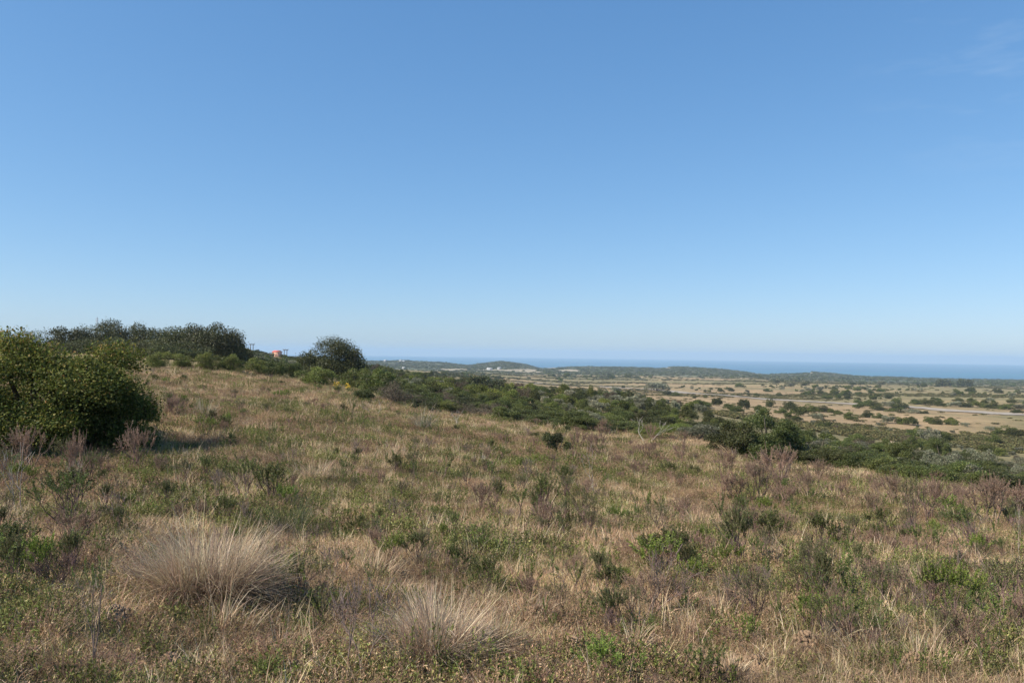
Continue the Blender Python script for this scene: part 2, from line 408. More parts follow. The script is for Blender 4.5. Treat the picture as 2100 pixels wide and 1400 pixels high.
# ------------------------------------------------------------------ road and footpath across the plain
def ribbon(name, pts, widths, lift, mat):
    P = [];
    for (a, b) in zip(pts[:-1], pts[1:]):
        for t in np.linspace(0, 1, 24, endpoint=False): P.append(np.array(a) * (1 - t) + np.array(b) * t)
    P.append(np.array(pts[-1])); P = np.array(P)
    for _ in range(20): P[1:-1] = (P[:-2] + P[2:] + 2 * P[1:-1]) / 4
    wd_ = np.interp(np.arange(len(P)), np.linspace(0, len(P) - 1, len(widths)), widths) * (0.85 + 0.3 * fbm(P[:, 0], P[:, 1], 25, 41))
    T = unit(np.gradient(P, axis=0)); Nn = np.c_[-T[:, 1], T[:, 0]]
    mb = MB(); cols = 5; rows = []
    for k in range(cols):
        q = P + Nn * (wd_ * (k / (cols - 1) - 0.5))[:, None]; rows.append(np.c_[q, h(q[:, 0], q[:, 1]) + lift])
    v = np.stack(rows, 1); nP = len(P)
    f = [[a * cols + k, a * cols + k + 1, (a + 1) * cols + k + 1, (a + 1) * cols + k] for a in range(nP - 1) for k in range(cols - 1)]
    mb.add(v, f, (0.3, 0.3, 0.3))
    o = link(name, mb.mesh(name, mat)); tag(o, kind='structure'); return o
def rp(*a): return [hit(px, py)[:2] for px, py in a]
ROADP = rp((2600, 884), (2100, 852), (1860, 834), (1600, 821), (1300, 797), (1060, 783))
ribbon('road', rp((2600, 884), (2350, 868), (2100, 852), (2000, 845), (1860, 834), (1740, 828), (1600, 821), (1440, 808), (1300, 797), (1180, 790), (1110, 786), (1060, 783)),
       [9, 9, 9, 10, 11, 12, 12, 12], 0.25, plain_mat('gravel', (0.29, 0.245, 0.19), 0.9, 0.4, 0.15))
ribbon('path', rp((1826, 912), (1832, 903), (1845, 893), (1858, 885)), [.9, .8], 0.08, plain_mat('trodden_soil', (0.36, 0.26, 0.16), 0.9, 0.4, 0.15))

exec_parts = True
# ------------------------------------------------------------------ crowns
G_DARK = [(0.042, 0.050, 0.015), (0.06, 0.067, 0.02), (0.085, 0.09, 0.027), (0.12, 0.12, 0.04)]
G_MID = [(0.055, 0.072, 0.018), (0.08, 0.10, 0.024), (0.115, 0.13, 0.03), (0.15, 0.15, 0.045)]
G_LIGHT = [(0.09, 0.115, 0.02), (0.13, 0.155, 0.03), (0.17, 0.19, 0.04), (0.18, 0.16, 0.05)]
G_SILVER = [(0.085, 0.09, 0.045), (0.14, 0.145, 0.085), (0.21, 0.21, 0.135), (0.28, 0.265, 0.18)]
G_BROWN = [(0.07, 0.055, 0.035), (0.11, 0.085, 0.055), (0.15, 0.11, 0.075), (0.09, 0.10, 0.04)]
G_BIG = [(0.06, 0.078, 0.018), (0.095, 0.115, 0.024), (0.14, 0.155, 0.03), (0.22, 0.19, 0.05), (0.26, 0.14, 0.05)]
def crown(seed, nl, n, ls, cols, wts, flat=0.62, low=0.0, lobe=(0.22, 0.42), mat=None, twig_col=(0.12, 0.10, 0.08), core=0.55, top_cols=None, ragged=0.25):
    """a bush of unit half width (x,y in -1..1, z from 0): lobes covered by leaves; returns foliage and branch meshes"""
    g = np.random.default_rng(seed)
    # lobe centres inside a half ellipsoid
    C_ = []; RD = []
    for k in range(nl):
        a = g.uniform(0, 2 * math.pi); rr_ = math.sqrt(g.uniform(0, 1)) * 0.72
        rad = g.uniform(*lobe); env = math.sqrt(max(0, 1 - rr_ ** 2 * 0.8))
        zt = g.uniform(0.35, 1.0) * env * (1 + g.uniform(-ragged, ragged) * 0.6)
        C_.append((rr_ * math.cos(a), rr_ * math.sin(a), max(low + rad * 0.5, (zt - rad * 0.8)) * flat * 2 if False else max(low + rad * 0.4, zt * flat * 1.6 - rad * 0.7)))
        RD.append(rad)
    C_ = np.array(C_); RD = np.array(RD)
    w = RD ** 2 / sum(RD ** 2)
    li = g.choice(nl, n, p=w)
    d = unit(g.normal(size=(n, 3))); d[:, 2] = np.where(d[:, 2] < -0.35, -d[:, 2] * 0.6, d[:, 2]); d = unit(d)
    shell = g.uniform(core, 1.0, n) ** 0.6 * (1 + 0.10 * g.normal(size=n))
    wob = 1 + 0.25 * np.sin(d[:, 0] * 7 + li) * np.sin(d[:, 1] * 6 + li * 2.3) * np.cos(d[:, 2] * 5)
    p = C_[li] + d * (RD[li] * shell * wob)[:, None] * np.array([1, 1, 0.8])
    p[:, 2] = np.maximum(p[:, 2], 0.02)
    nrm = unit(d * 0.7 + g.normal(size=(n, 3)) * 0.7 + np.array([0, 0, 0.35]))
    ax = unit(np.cross(nrm, g.normal(size=(n, 3))) + d * 0.5)
    lobe_b = g.normal(0, 0.16, nl)
    col = pick(cols, wts, n, g) * (1 + lobe_b[li])[:, None]
    if top_cols is not None:
        up = sstep(0.55, 1.0, p[:, 2] / max(p[:, 2].max(), .01)) * g.uniform(0, 1, n) > 0.3
        col = np.where(up[:, None], pick(top_cols, [1] * len(top_cols), n, g), col)
    col = jit(col, n, 0.14, g)
    mb = MB(); sz = ls * g.uniform(0.6, 1.35, n)
    leaves(mb, p, ax, nrm, sz, sz * g.uniform(0.45, 0.7, n), col)
    tw = MB()
    k = min(nl, 14)
    root = np.tile([[0, 0, -0.08]], (k, 1)) + g.normal(0, 0.07, (k, 3)) * [.15, .15, 0]
    mid = root * 0.5 + C_[:k] * 0.5 + g.normal(0, 0.05, (k, 3))
    rad = 0.03 * g.uniform(0.6, 1.2, k)
    tc_ = jit(twig_col, k, 0.1, g)
    tubes(tw, root, mid, rad, rad * 0.7, tc_, 5); tubes(tw, mid, C_[:k], rad * 0.7, rad * 0.35, tc_, 5)
    m = 60
    q = g.choice(np.nonzero(li < k)[0], m); tubes(tw, C_[li[q]], p[q], [0.008] * m, [0.003] * m, jit(twig_col, m, 0.1, g), 3)
    return mb, tw
def crown_kind(name, count, seed0, **kw):
    out = []
    mat = kw.pop('m', M_FAR)
    for k in range(count):
        a, b = crown(seed0 + k, **kw)
        out.append((a.mesh(name + '_foliage', mat), b.mesh(name + '_branches', M_BARK)))
    return out
W4 = [3, 4, 3, 1]
K_DARK = crown_kind('dark', 3, 100, nl=22, n=5200, ls=0.085, cols=G_DARK, wts=W4)
K_MID = crown_kind('mid', 4, 120, nl=18, n=4600, ls=0.085, cols=G_MID, wts=W4)
K_LIGHT = crown_kind('light', 4, 140, nl=14, n=4600, ls=0.08, cols=G_LIGHT, wts=W4, lobe=(0.28, 0.45))
K_SILVER = crown_kind('silver', 3, 160, nl=16, n=3800, ls=0.085, cols=G_SILVER, wts=[2, 4, 4, 2], top_cols=G_SILVER[2:], lobe=(0.2, 0.36))
K_BROWN = crown_kind('brown', 2, 180, nl=12, n=3200, ls=0.07, cols=G_BROWN, wts=W4, lobe=(0.25, 0.42), core=0.2)
K_NEAR = {'mid': crown_kind('near_mid', 3, 220, nl=26, n=15000, ls=0.045, cols=G_MID, wts=W4, lobe=(.16, .34), ragged=.45, m=M_LEAF),
          'light': crown_kind('near_light', 3, 240, nl=22, n=15000, ls=0.042, cols=G_LIGHT, wts=[4, 4, 2, 1], lobe=(.2, .38), ragged=.45, m=M_LEAF),
          'dark': crown_kind('near_dark', 2, 260, nl=26, n=15000, ls=0.045, cols=G_DARK, wts=W4, lobe=(.16, .34), ragged=.6, m=M_LEAF),
          'silver': crown_kind('near_silver', 2, 280, nl=26, n=12000, ls=0.04, cols=G_SILVER, wts=[4, 4, 2, 1], top_cols=G_SILVER[1:], lobe=(.16, .3), m=M_LEAF),
          'brown': crown_kind('near_brown', 2, 290, nl=16, n=9000, ls=0.035, cols=G_BROWN, wts=W4, lobe=(.25, .42), core=.2, m=M_LEAF)}
KINDS = {'dark': K_DARK, 'mid': K_MID, 'light': K_LIGHT, 'silver': K_SILVER, 'brown': K_BROWN}

def put_bush(name, kind, pos, w, hgt, label, cat='bush', group=None, parts=True, rz=None):
    """w: full width in metres, hgt: height in metres"""
    x, y, z, r = pos; fm, bm = random.choice((K_NEAR if r < 95 else KINDS)[kind])
    s = w / 2; sz = hgt / zmax[fm.name]
    rz = random.uniform(0, 6.28) if rz is None else rz
    if not parts:
        o = link(name, fm, None, (x, y, z - 0.03 * hgt), rz, (s, s, sz))
        return tag(o, label, cat, group)
    o = link(name, None, None, (x, y, z - 0.03 * hgt), rz, (s, s, sz)); tag(o, label, cat, group)
    link('foliage', fm, o); link('branches', bm, o)
    return o
zmax = {}
for kk in list(KINDS.values()) + list(K_NEAR.values()):
    for fm, bm in kk:
        a = np.empty(len(fm.vertices) * 3, np.float32); fm.vertices.foreach_get('co', a); zmax[fm.name] = float(np.percentile(a[2::3], 99.7))
def px_bush(name, kind, px, base, w_px, h_px, label, **kw):
    pos = kw.pop('pos', None) or hit(px, base)
    r = pos[3]; D = math.hypot(pos[0], pos[1]) * math.cos(math.atan2(pos[0], pos[1]))
    return put_bush(name, kind, pos, w_px * D / F, h_px * D / F, label, **kw)

# ------------------------------------------------------------------ the big leafy bush at the left
def top_h(px, top, pos):
    d = ray(px, top); return d[2] * (pos[3] / math.hypot(d[0], d[1])) - pos[2]
def big_bush(name, seed, w, hgt, n, ls, label, pos, cols, wts, tops, cat='bush', group=None, nl=46, mat=None, lobe=(0.17, 0.32)):
    a, b = crown(seed, nl=nl, n=n, ls=ls / (w / 2), cols=cols, wts=wts, top_cols=tops, lobe=lobe, core=0.12, ragged=0.5)
    x, y, z, r = pos
    hgt = top_h(float(px_of(x, y)), hgt, pos)
    o = link(name, None, None, (x, y, z - 0.05)); tag(o, label, cat, group)
    vz = np.concatenate(a.v)[:, 2]; zm = float(np.percentile(vz, 99.8))
    for mbb in (a, b): mbb.v = [q * np.array([w / 2, w / 2, hgt / zm]) for q in mbb.v]
    link('foliage', a.mesh('foliage', mat or M_GLOSS), o); link('branches', b.mesh('branches', M_BARK), o)
    return o
big_bush('leafy_bush', 7, 5.0, 682, 105000, 0.052, 'large glossy leafy bush with yellow and rust tinged top, at the left edge', at(55, 17.8), G_BIG, [3, 5, 4, 1.6, 0.15], [(0.15, 0.17, 0.03), (0.20, 0.20, 0.04), (0.13, 0.16, 0.03), (0.26, 0.18, 0.05)])
big_bush('leafy_bush', 8, 2.5, 732, 34000, 0.05, 'lower glossy leafy bush against the right flank of the largest bush', at(204, 17.2), G_BIG, [4, 5, 3, 1, 0.3], [(0.13, 0.15, 0.03), (0.2, 0.19, 0.05)], nl=20)
# the mixed bush standing alone on the right rim
big_bush('leafy_bush', 9, 3.7, 838, 34000, 0.062, 'tall rounded olive green bush, the highest on the right rim of the slope', at(1583, 40), G_MID, [5, 4, 2, .6], G_MID[:3], nl=24, mat=M_LEAF)
big_bush('leafy_bush', 10, 3.2, 860, 24000, 0.06, 'dark glossy bush leaning on the left side of the tall olive bush at the rim', at(1508, 39), G_DARK, W4, G_MID, nl=20, mat=M_LEAF)
big_bush('leafy_bush', 21, 2.9, 874, 20000, 0.06, 'rounded mid green bush filling the front of the tall olive bush at the rim', at(1572, 38.6), G_MID, W4, G_MID[:3], nl=20, mat=M_LEAF)
big_bush('leafy_bush', 12, 3.1, 884, 18000, 0.06, 'low dark bush at the right foot of the tall olive bush at the rim', at(1665, 40), G_MID, W4, None, nl=18, mat=M_LEAF)
big_bush('leafy_bush', 13, 1.3, 868, 7000, 0.035, 'small open olive shrub standing alone in dry grass at the middle of the slope', at(1142, 27), G_DARK, W4, None, nl=12, mat=M_LEAF)

# ------------------------------------------------------------------ trees of the ridge at the left and the single round tree
def tree(pos, w, hgt, seed, label, cols=G_DARK, cat='tree', group=None, n=9000, ls=0.2, lean=0):
    x, y, z, r = pos
    o = link('tree', None, None, (x, y, z - 0.1)); tag(o, label, cat, group)
    a, b = crown(seed, nl=36, n=n, ls=ls / (w / 2), cols=cols, wts=W4, lobe=(0.20, 0.42), core=0.35, low=0.0, ragged=0.45)
    zm = float(np.percentile(np.concatenate(a.v)[:, 2], 99.7))
    for q in a.v: q[:, 0] += lean * q[:, 2]
    a.v = [q * np.array([w / 2, w / 2, hgt / zm]) for q in a.v]
    link('crown', a.mesh('crown', M_LEAF), o)
    t = MB(); segs, ends = branching(seed, (0, 0, -0.2), (0.1, 0, 1), hgt * 0.42, 0.028 * hgt, 3, 0.55, gravity=0.12)
    add_segs(t, segs, (0.13, 0.11, 0.09), 6)
    link('trunk', t.mesh('trunk', M_BARK), o)
    return o
def px_tree(px, top, half, r, label, base=None, **kw):
    pos = at(px, r); D = pos[1]
    d = ray(px, top); ztop = d[2] * (r / math.hypot(d[0], d[1]))
    return tree(pos, 2.35 * half * D / F, ztop - pos[2], kw.pop('seed', int(px * 7 + top)), label, **kw)
RG = 'dark trees of the ridge wood'
for (px, top, half, r, lab) in [
    (40, 676, 48, 118, 'dark tree partly hidden behind the largest bush, left end of the ridge wood'),
    (150, 671, 34, 112, 'low flat topped dark tree at the left start of the skyline wood'),
    (200, 661, 36, 116, 'grey green tree below the thin mast in the ridge wood'),
    (250, 656, 34, 122, 'tallest domed tree crown on the ridge skyline'),
    (232, 690, 46, 98, 'broad dark tree in front of the domed skyline tree'),
    (312, 664, 34, 105, 'dark tree just right of the domed skyline tree'),
    (352, 668, 36, 102, 'dark flat crowned tree at the middle of the ridge wood'),
    (175, 692, 46, 100, 'dark bushy tree at the left front of the ridge wood, just above the largest bush'),
    (300, 694, 42, 92, 'dark low tree at the front of the ridge wood above the pale grass'),
    (395, 666, 38, 100, 'dark tree left of the big rounded end tree in the ridge wood'),
    (432, 662, 44, 95, 'big rounded dark tree, tallest near the right end of the ridge wood'),
    (375, 700, 44, 88, 'dark bushy tree at the front of the ridge wood above light shrubs'),
    (470, 684, 24, 98, 'small tree with a loose crown at the right end of the ridge wood'),
    (485, 703, 20, 110, 'small dark tree where the ridge wood drops to the power poles')]:
    px_tree(px, top, half * 1.42, r, lab, group=None, n=14000, ls=0.16, cols=G_DARK)
px_tree(680, 690, 72, 84, 'single round dark tree standing alone left of the sea view', n=26000, ls=0.13, cols=G_DARK, seed=555)
px_tree(728, 718, 34, 83, 'lower dark tree on the right side of the single round tree', n=7000, ls=0.15, cols=G_DARK, seed=556)
px_tree(640, 716, 36, 85, 'grey green thinner tree on the left side of the single round tree', n=9000, ls=0.13, cols=G_DARK, seed=557)
for (px, top, half, r, lab) in [(985, 768, 28, 190, 'dark grey green tree rising above the thicket beside the open plain'), (1022, 779, 20, 185, 'small dark rounded tree right of the grey green tree above the thicket')]:
    px_tree(px, top, half, r, lab, n=3500, ls=0.35, cols=G_DARK)
for k, (px, top, half, lab) in enumerate([(1928, 776, 9, 'leftmost of the dark far off trees on the coastal strip'), (1943, 777, 9, 'second of the dark far off trees on the coastal strip'),
                             (1971, 775.5, 8, 'third of the far off trees, tall with a gap beside it'), (1986, 777, 9, 'rightmost far off tree with a pale trunk on the coastal strip')]):
    px_tree(px, top, half, 1150, lab, n=900, ls=1.3, cols=G_DARK, seed=900 + k)

# ridge shrubs, light green, in front of the wood
for (px, base, w, hh, kind, lab) in [
    (325, 757, 60, 36, 'light', 'light green shrub below the front of the ridge wood, nearest to the pale grass'),
    (372, 755, 60, 30, 'light', 'light green shrub in the row under the ridge wood'),
    (425, 758, 64, 36, 'light', 'bright green shrub under the big rounded ridge tree'),
    (475, 762, 60, 36, 'light', 'bright green shrub left of the pink house'),
    (520, 768, 70, 34, 'light', 'rounded yellow green shrub under the two left power poles'),
    (563, 772, 62, 30, 'mid', 'green shrub directly below the pink house'),
    (600, 776, 56, 32, 'mid', 'dark green shrub between the pink house and the round tree'),
    (648, 792, 100, 40, 'light', 'soft feathery green shrub in front of the round tree trunk'),
    (605, 752, 36, 14, 'silver', 'grey green scrubby bush beside the pink house'),
    (730, 800, 84, 46, 'light', 'yellow green shrub at the right foot of the round tree'),
    (775, 812, 92, 56, 'light', 'wide yellow green shrub right of the round tree'),
    (815, 830, 90, 50, 'brown', 'brownish shrub in front of the wide yellow green shrub'),
    (742, 822, 60, 24, 'mid', 'small green shrub next to the yellow flowers')]:
    px_bush('shrub', kind, px, base, w, hh, lab, cat='shrub')

# ------------------------------------------------------------------ thicket on the falling slope
def in_poly(px, py, P):
    ins = False; n = len(P)
    for a in range(n):
        x1, y1 = P[a]; x2, y2 = P[(a + 1) % n]
        if (y1 > py) != (y2 > py) and px < (x2 - x1) * (py - y1) / (y2 - y1) + x1: ins = not ins
    return ins
def sample_poly(P, n, gap, seed):
    g = random.Random(seed); xs = [p[0] for p in P]; ys = [p[1] for p in P]; out = []
    tries = 0
    while len(out) < n and tries < n * 60:
        tries += 1
        a, b = g.uniform(min(xs), max(xs)), g.uniform(min(ys), max(ys))
        if not in_poly(a, b, P): continue
        k = gap(b)
        if all(abs(a - q[0]) > k or abs(b - q[1]) > k * 0.35 for q in out): out.append((a, b))
    return out
T1 = [(800, 822), (850, 842), (1000, 858), (1150, 880), (1400, 900), (1470, 905), (1480, 872), (1440, 845), (1380, 832), (1300, 818), (1200, 808), (1080, 800), (1030, 788), (900, 778), (820, 765), (765, 760), (765, 800)]
T2 = [(1640, 955), (1800, 972), (1900, 990), (2130, 1020), (2130, 975), (1950, 940), (1830, 918), (1700, 908), (1640, 900)]
def bush_kind(py, g):
    u = g.random()
    return 'mid' if u < .32 else 'light' if u < .56 else 'dark' if u < .74 else 'silver' if u < .84 else 'brown' if u < .92 else 'mid'
LABK = {'mid': 'green leafy bush', 'light': 'bright green rounded bush', 'dark': 'dark green dense bush', 'silver': 'silvery grey bush', 'brown': 'brownish bush of dry twigs'}
g5 = random.Random(5)
for P, n, gp, where, grp in ((T1, 250, lambda b: np.interp(b, [770, 820, 890], [9, 17, 30]), 'in the thicket below the middle of the slope', 'thicket below the middle of the slope'),
                        (T2, 75, lambda b: 26, 'in the thicket below the right rim of the slope', 'thicket below the right rim')):
    for (a, b) in sample_poly(P, n, gp, 3):
        pos = hit(a, b)
        if pos is None: continue
        r = pos[3]; kd = bush_kind(b, g5)
        if P is T2 and kd == 'light': kd = g5.choice(['mid', 'dark', 'silver', 'brown'])
        if 1190 < a < 1480 and b < 850 and g5.random() < .35: kd = 'silver'
        w = g5.uniform(2.0, 3.6) * (1 + 0.5 * sstep(80, 300, r)); hg = w * g5.uniform(0.42, 0.62)
        hg = min(hg, float(np.interp(r, [35, 60, 100, 200, 400], [.65, .95, 1.5, 2.3, 3.0])) * g5.uniform(.75, 1.1))
        if g5.random() < .14: hg *= g5.uniform(1.25, 1.6); w *= .8
        nm = {'silver': 'silver_bush', 'brown': 'dry_bush'}.get(kd, 'thicket_bush')
        put_bush(nm, kd, pos, w, hg, LABK[kd] + ' ' + where, group=LABK[kd] + ' of the ' + grp, parts=r < 90)

for (px, b, w, hh, lab) in [(1925, 975, 100, 50, 'pale silvery grey bush in the right thicket front, left of its twin'), (2003, 1000, 105, 50, 'pale silvery grey bush at the front of the thicket, nearest the right edge'),
                        (1345, 800, 60, 16, 'long low silvery bush at the upper end of the thicket')]:
    px_bush('silver_bush', 'silver', px, b, w, hh, lab)
# ------------------------------------------------------------------ bushes of the plain: those seen large, one by one
PL = 'bush'
spec = [(1745, 861, 32, 18, 'mid'), (1779, 856, 24, 15, 'dark'), (1800, 858, 26, 12, 'mid'), (1822, 868, 36, 16, 'silver'), (1850, 870, 30, 15, 'mid'), (1868, 871, 34, 17, 'dark'),
        (1906, 866, 28, 12, 'mid'), (1922, 870, 30, 14, 'dark'), (1952, 871, 34, 15, 'mid'), (1980, 874, 22, 8, 'silver'), (1690, 877, 28, 14, 'dark'), (1715, 880, 20, 9, 'brown'),
        (1675, 862, 34, 16, 'silver'), (1640, 852, 36, 20, 'dark'), (1665, 846, 34, 18, 'mid'), (1690, 845, 30, 14, 'dark'), (1712, 850, 32, 12, 'mid'),
        (1880, 898, 46, 20, 'mid'), (1905, 905, 50, 26, 'silver'), (1935, 905, 40, 22, 'mid'), (1870, 912, 44, 20, 'brown'), (1925, 915, 56, 20, 'dark'), (1895, 918, 44, 18, 'mid'),
        (2060, 892, 52, 20, 'mid'), (2085, 896, 46, 16, 'dark'), (2035, 908, 32, 18, 'mid'), (2030, 882, 26, 8, 'silver'), (2025, 930, 40, 18, 'dark'), (2050, 934, 40, 16, 'mid'), (2075, 930, 20, 8, 'mid'),
        (1470, 832, 26, 16, 'dark'), (1440, 833, 40, 14, 'mid'), (1420, 836, 36, 12, 'light'), (1495, 838, 30, 10, 'mid'), (1525, 838, 30, 20, 'dark'), (1510, 845, 36, 14, 'mid'),
        (1560, 845, 32, 14, 'mid'), (1580, 835, 22, 18, 'dark'), (1600, 848, 30, 12, 'mid'), (1620, 843, 36, 20, 'dark'), (1558, 850, 24, 10, 'silver'), (1625, 862, 36, 20, 'mid'),
        (1425, 817, 11, 8, 'dark'), (1447, 816, 9, 6, 'mid'), (1368, 810, 22, 11, 'dark'), (1386, 812, 22, 9, 'mid'), (1262, 802, 22, 9, 'silver'), (1278, 796, 9, 6, 'dark'),
        (1551, 812, 14, 7, 'mid'), (1597, 812, 14, 8, 'dark'), (1455, 804, 9, 4, 'mid'), (1575, 803, 22, 7, 'mid'), (1740, 818, 18, 8, 'dark'), (1696, 818, 24, 8, 'mid')]
spec2 = [(1775, 833, 30, 14), (1795, 834, 34, 12), (1758, 826, 18, 8), (1822, 836, 34, 14), (1845, 838, 36, 14), (1766, 836, 36, 12), (1800, 841, 36, 12), (1835, 845, 40, 10), (1868, 847, 36, 9), (1890, 848, 28, 7), (1838, 826, 22, 12)]
spec3 = [(1880, 829, 34, 10), (1905, 831, 34, 12), (1932, 832, 36, 12), (1958, 834, 36, 12), (1985, 835, 36, 12), (2010, 836, 36, 14), (2038, 838, 38, 14), (2066, 840, 38, 13), (2094, 841, 38, 14), (2085, 848, 24, 8), (1920, 822, 24, 8), (1965, 823, 24, 8), (1993, 823, 22, 8), (2030, 824, 20, 9), (2075, 826, 22, 9)]
for (a, b, w, hh, kd) in spec:
    side = 'below the road' if b > 838 or a < 1400 else 'near the road'
    px_bush('plain_bush', kd, a, b, w, hh, LABK[kd] + ' standing in open grass ' + ('in the hollow' if b > 870 else 'on the plain this side of the road' if b > 825 else 'close to the gravel road'), group=LABK[kd] + (' of the hollow' if b > 870 else ' this side of the road' if b > 825 else ' close to the road'), parts=False)
for s_, lab in ((spec2, 'bush in the long thicket that hides part of the gravel road'), (spec3, 'bush in the long thicket on the far side of the gravel road')):
    for k, (a, b, w, hh) in enumerate(s_):
        px_bush('plain_bush', ['mid', 'dark', 'mid', 'silver', 'dark'][k % 5], a, b, w, hh, 'green ' + lab, group=lab, parts=False)
# smaller ones scattered over the plain
PP = [(1040, 772), (1250, 772), (1500, 778), (1700, 786), (1900, 792), (2110, 797), (2110, 838), (1900, 824), (1650, 818), (1420, 806), (1250, 794), (1060, 782)]
def on_road(px, py): return abs(py - np.interp(px, [1060, 1110, 1180, 1300, 1440, 1600, 1740, 1860, 2000, 2100], [783, 786, 790, 797, 808, 821, 828, 834, 845, 852])) < 3.5
g6 = random.Random(66)
for (a, b) in sample_poly(PP, 520, lambda b: np.interp(b, [772, 800, 840], [3, 6, 10]), 9):
    if on_road(a, b) or fbm(np.array([a]), np.array([b * 9.0]), 150, 3, 3)[0] < 0.5 + g6.uniform(-.12, .06): continue
    pos = hit(a, b)
    if pos is None: continue
    w = g6.uniform(1.4, 3.2) * g6.choice([1, 1, 1.5, 2.2]) * (1 + .8 * sstep(500, 1200, pos[3])); kd = g6.choice(['dark', 'mid', 'mid', 'silver'])
    put_bush('plain_bush', kd, pos, w, w * g6.uniform(.4, .62), 'small ' + LABK[kd] + ' dotted on the tawny plain beyond the gravel road', group='small ' + LABK[kd] + ' dotted on the plain beyond the road', parts=False)
P3 = [(1480, 850), (1640, 860), (1830, 872), (2110, 885), (2110, 955), (1950, 920), (1830, 905), (1700, 895), (1500, 868)]
for (a, b) in sample_poly(P3, 34, lambda b: 16, 29):
    pos = hit(a, b); w = g6.uniform(.8, 2.0); kd = g6.choice(['mid', 'brown', 'silver'])
    if pos: put_bush('plain_bush', kd, pos, w, w * .5, 'tiny ' + LABK[kd] + ' in the grass of the hollow', group='tiny ' + LABK[kd] + ' in the hollow', parts=False)

# ------------------------------------------------------------------ instanced masses (nobody could count them)
def stuff_object(name, label, cat, pts, rot, scl, idx, sources):
    coll = bpy.data.collections.new(name + '_sources')
    for k, m in enumerate(sources):
        o = bpy.data.objects.new('%s_source_%02d' % (name, k), m); coll.objects.link(o)
    me = bpy.data.meshes.new(name); n = len(pts)
    me.vertices.add(n); me.vertices.foreach_set('co', np.asarray(pts, np.float32).ravel())
    for an, ty, dd, key in (('rot', 'FLOAT_VECTOR', rot, 'vector'), ('scl', 'FLOAT_VECTOR', scl, 'vector'), ('idx', 'INT', idx, 'value')):
        a = me.attributes.new(an, ty, 'POINT')
        a.data.foreach_set(key, np.asarray(dd, np.int32 if ty == 'INT' else np.float32).ravel())
    me.update()
    o = link(name, me); tag(o, label, cat, kind='stuff')
    ng = bpy.data.node_groups.new(name + '_nodes', 'GeometryNodeTree')
    ng.interface.new_socket('Geometry', in_out='INPUT', socket_type='NodeSocketGeometry'); ng.interface.new_socket('Geometry', in_out='OUTPUT', socket_type='NodeSocketGeometry')
    N = ng.nodes; L = ng.links
    gi = N.new('NodeGroupInput'); go = N.new('NodeGroupOutput'); iop = N.new('GeometryNodeInstanceOnPoints')
    ci = N.new('GeometryNodeCollectionInfo'); ci.inputs['Collection'].default_value = coll; ci.inputs['Separate Children'].default_value = True; ci.inputs['Reset Children'].default_value = True
    iop.inputs['Pick Instance'].default_value = True
    def na_(nm, ty):
        q = N.new('GeometryNodeInputNamedAttribute'); q.data_type = ty; q.inputs['Name'].default_value = nm; return q.outputs['Attribute']
    L.new(gi.outputs[0], iop.inputs['Points']); L.new(ci.outputs[0], iop.inputs['Instance'])
    L.new(na_('idx', 'INT'), iop.inputs['Instance Index']); L.new(na_('rot', 'FLOAT_VECTOR'), iop.inputs['Rotation']); L.new(na_('scl', 'FLOAT_VECTOR'), iop.inputs['Scale'])
    L.new(iop.outputs[0], go.inputs[0])
    md = o.modifiers.new('scatter', 'NODES'); md.node_group = ng
    return o

# far scrub on the dunes and the coastal strip
FARK = [a.mesh('scrub', M_FAR) for a in (crown(300 + k, nl=8, n=260, ls=0.3, cols=[G_DARK, G_MID, G_SILVER][k % 3], wts=W4, lobe=(.3, .5))[0] for k in range(6))]
P_ = []; g = np.random.default_rng(77)
N0 = 30000
a_ = R(1) * g.uniform(-38, 38, N0); r_ = np.sqrt(g.uniform(1000 ** 2, 2500 ** 2, N0))
x_, y_ = r_ * np.sin(a_), r_ * np.cos(a_)
dens = sstep(1150, 1700, r_) * 1.0 + 0.12
sandm = (ground_tint(x_, y_)[:, 0] > 0.30)
keep = (g.uniform(0, 1, N0) < dens * sstep(.3, .6, fbm(x_, y_, 120, 51) + sstep(1500, 1900, r_) * .4)) & ~(sandm & (r_ > 1300))
x_, y_ = x_[keep], y_[keep]; n = len(x_)
s_ = g.uniform(2.0, 5.0, n)
stuff_object('scrub', 'dark low scrub covering the coastal dunes in front of the sea', 'scrub', np.c_[x_, y_, h(x_, y_) - 0.4], np.c_[np.zeros((n, 2)), g.uniform(0, 6.28, n)], np.c_[s_, s_, s_ * .62], g.integers(0, 6, n), FARK)
LOWK = [a.mesh('low_heath', M_FAR) for a in (crown(360 + k, nl=8, n=260, ls=0.3, cols=[(.09, .09, .03), (.13, .12, .045), (.17, .14, .06), (.07, .08, .028)], wts=W4, lobe=(.3, .5))[0] for k in range(6))]
# low heath in long merging bands on the plain
g = np.random.default_rng(78); N0 = 60000
a_ = R(1) * g.uniform(-4, 38, N0); r_ = np.exp(g.uniform(math.log(170), math.log(1500), N0)); x_, y_ = r_ * np.sin(a_), r_ * np.cos(a_)
px_ = px_of(x_, y_); band = fbm(x_ * .35 + y_ * .1, y_, 70, 52, 4)
rd = np.full(N0, 1e9)
for (a1, b1), (a2, b2) in zip(ROADP[:-1], ROADP[1:]):
    ax_, ay_ = np.array([a1, b1]); ex, ey = a2 - a1, b2 - b1; t_ = np.clip(((x_ - a1) * ex + (y_ - b1) * ey) / (ex * ex + ey * ey), 0, 1); rd = np.minimum(rd, np.hypot(x_ - a1 - t_ * ex, y_ - b1 - t_ * ey))
keep = (sstep(.53, .64, band) * (.45 + .45 * sstep(400, 700, r_)) + .015 > g.uniform(0, 1, N0)) & (rd > 10)
x_, y_, r_ = x_[keep], y_[keep], r_[keep]; n = len(x_); s_ = g.uniform(.5, 1.5, n) * (1 + .9 * sstep(300, 1000, r_))
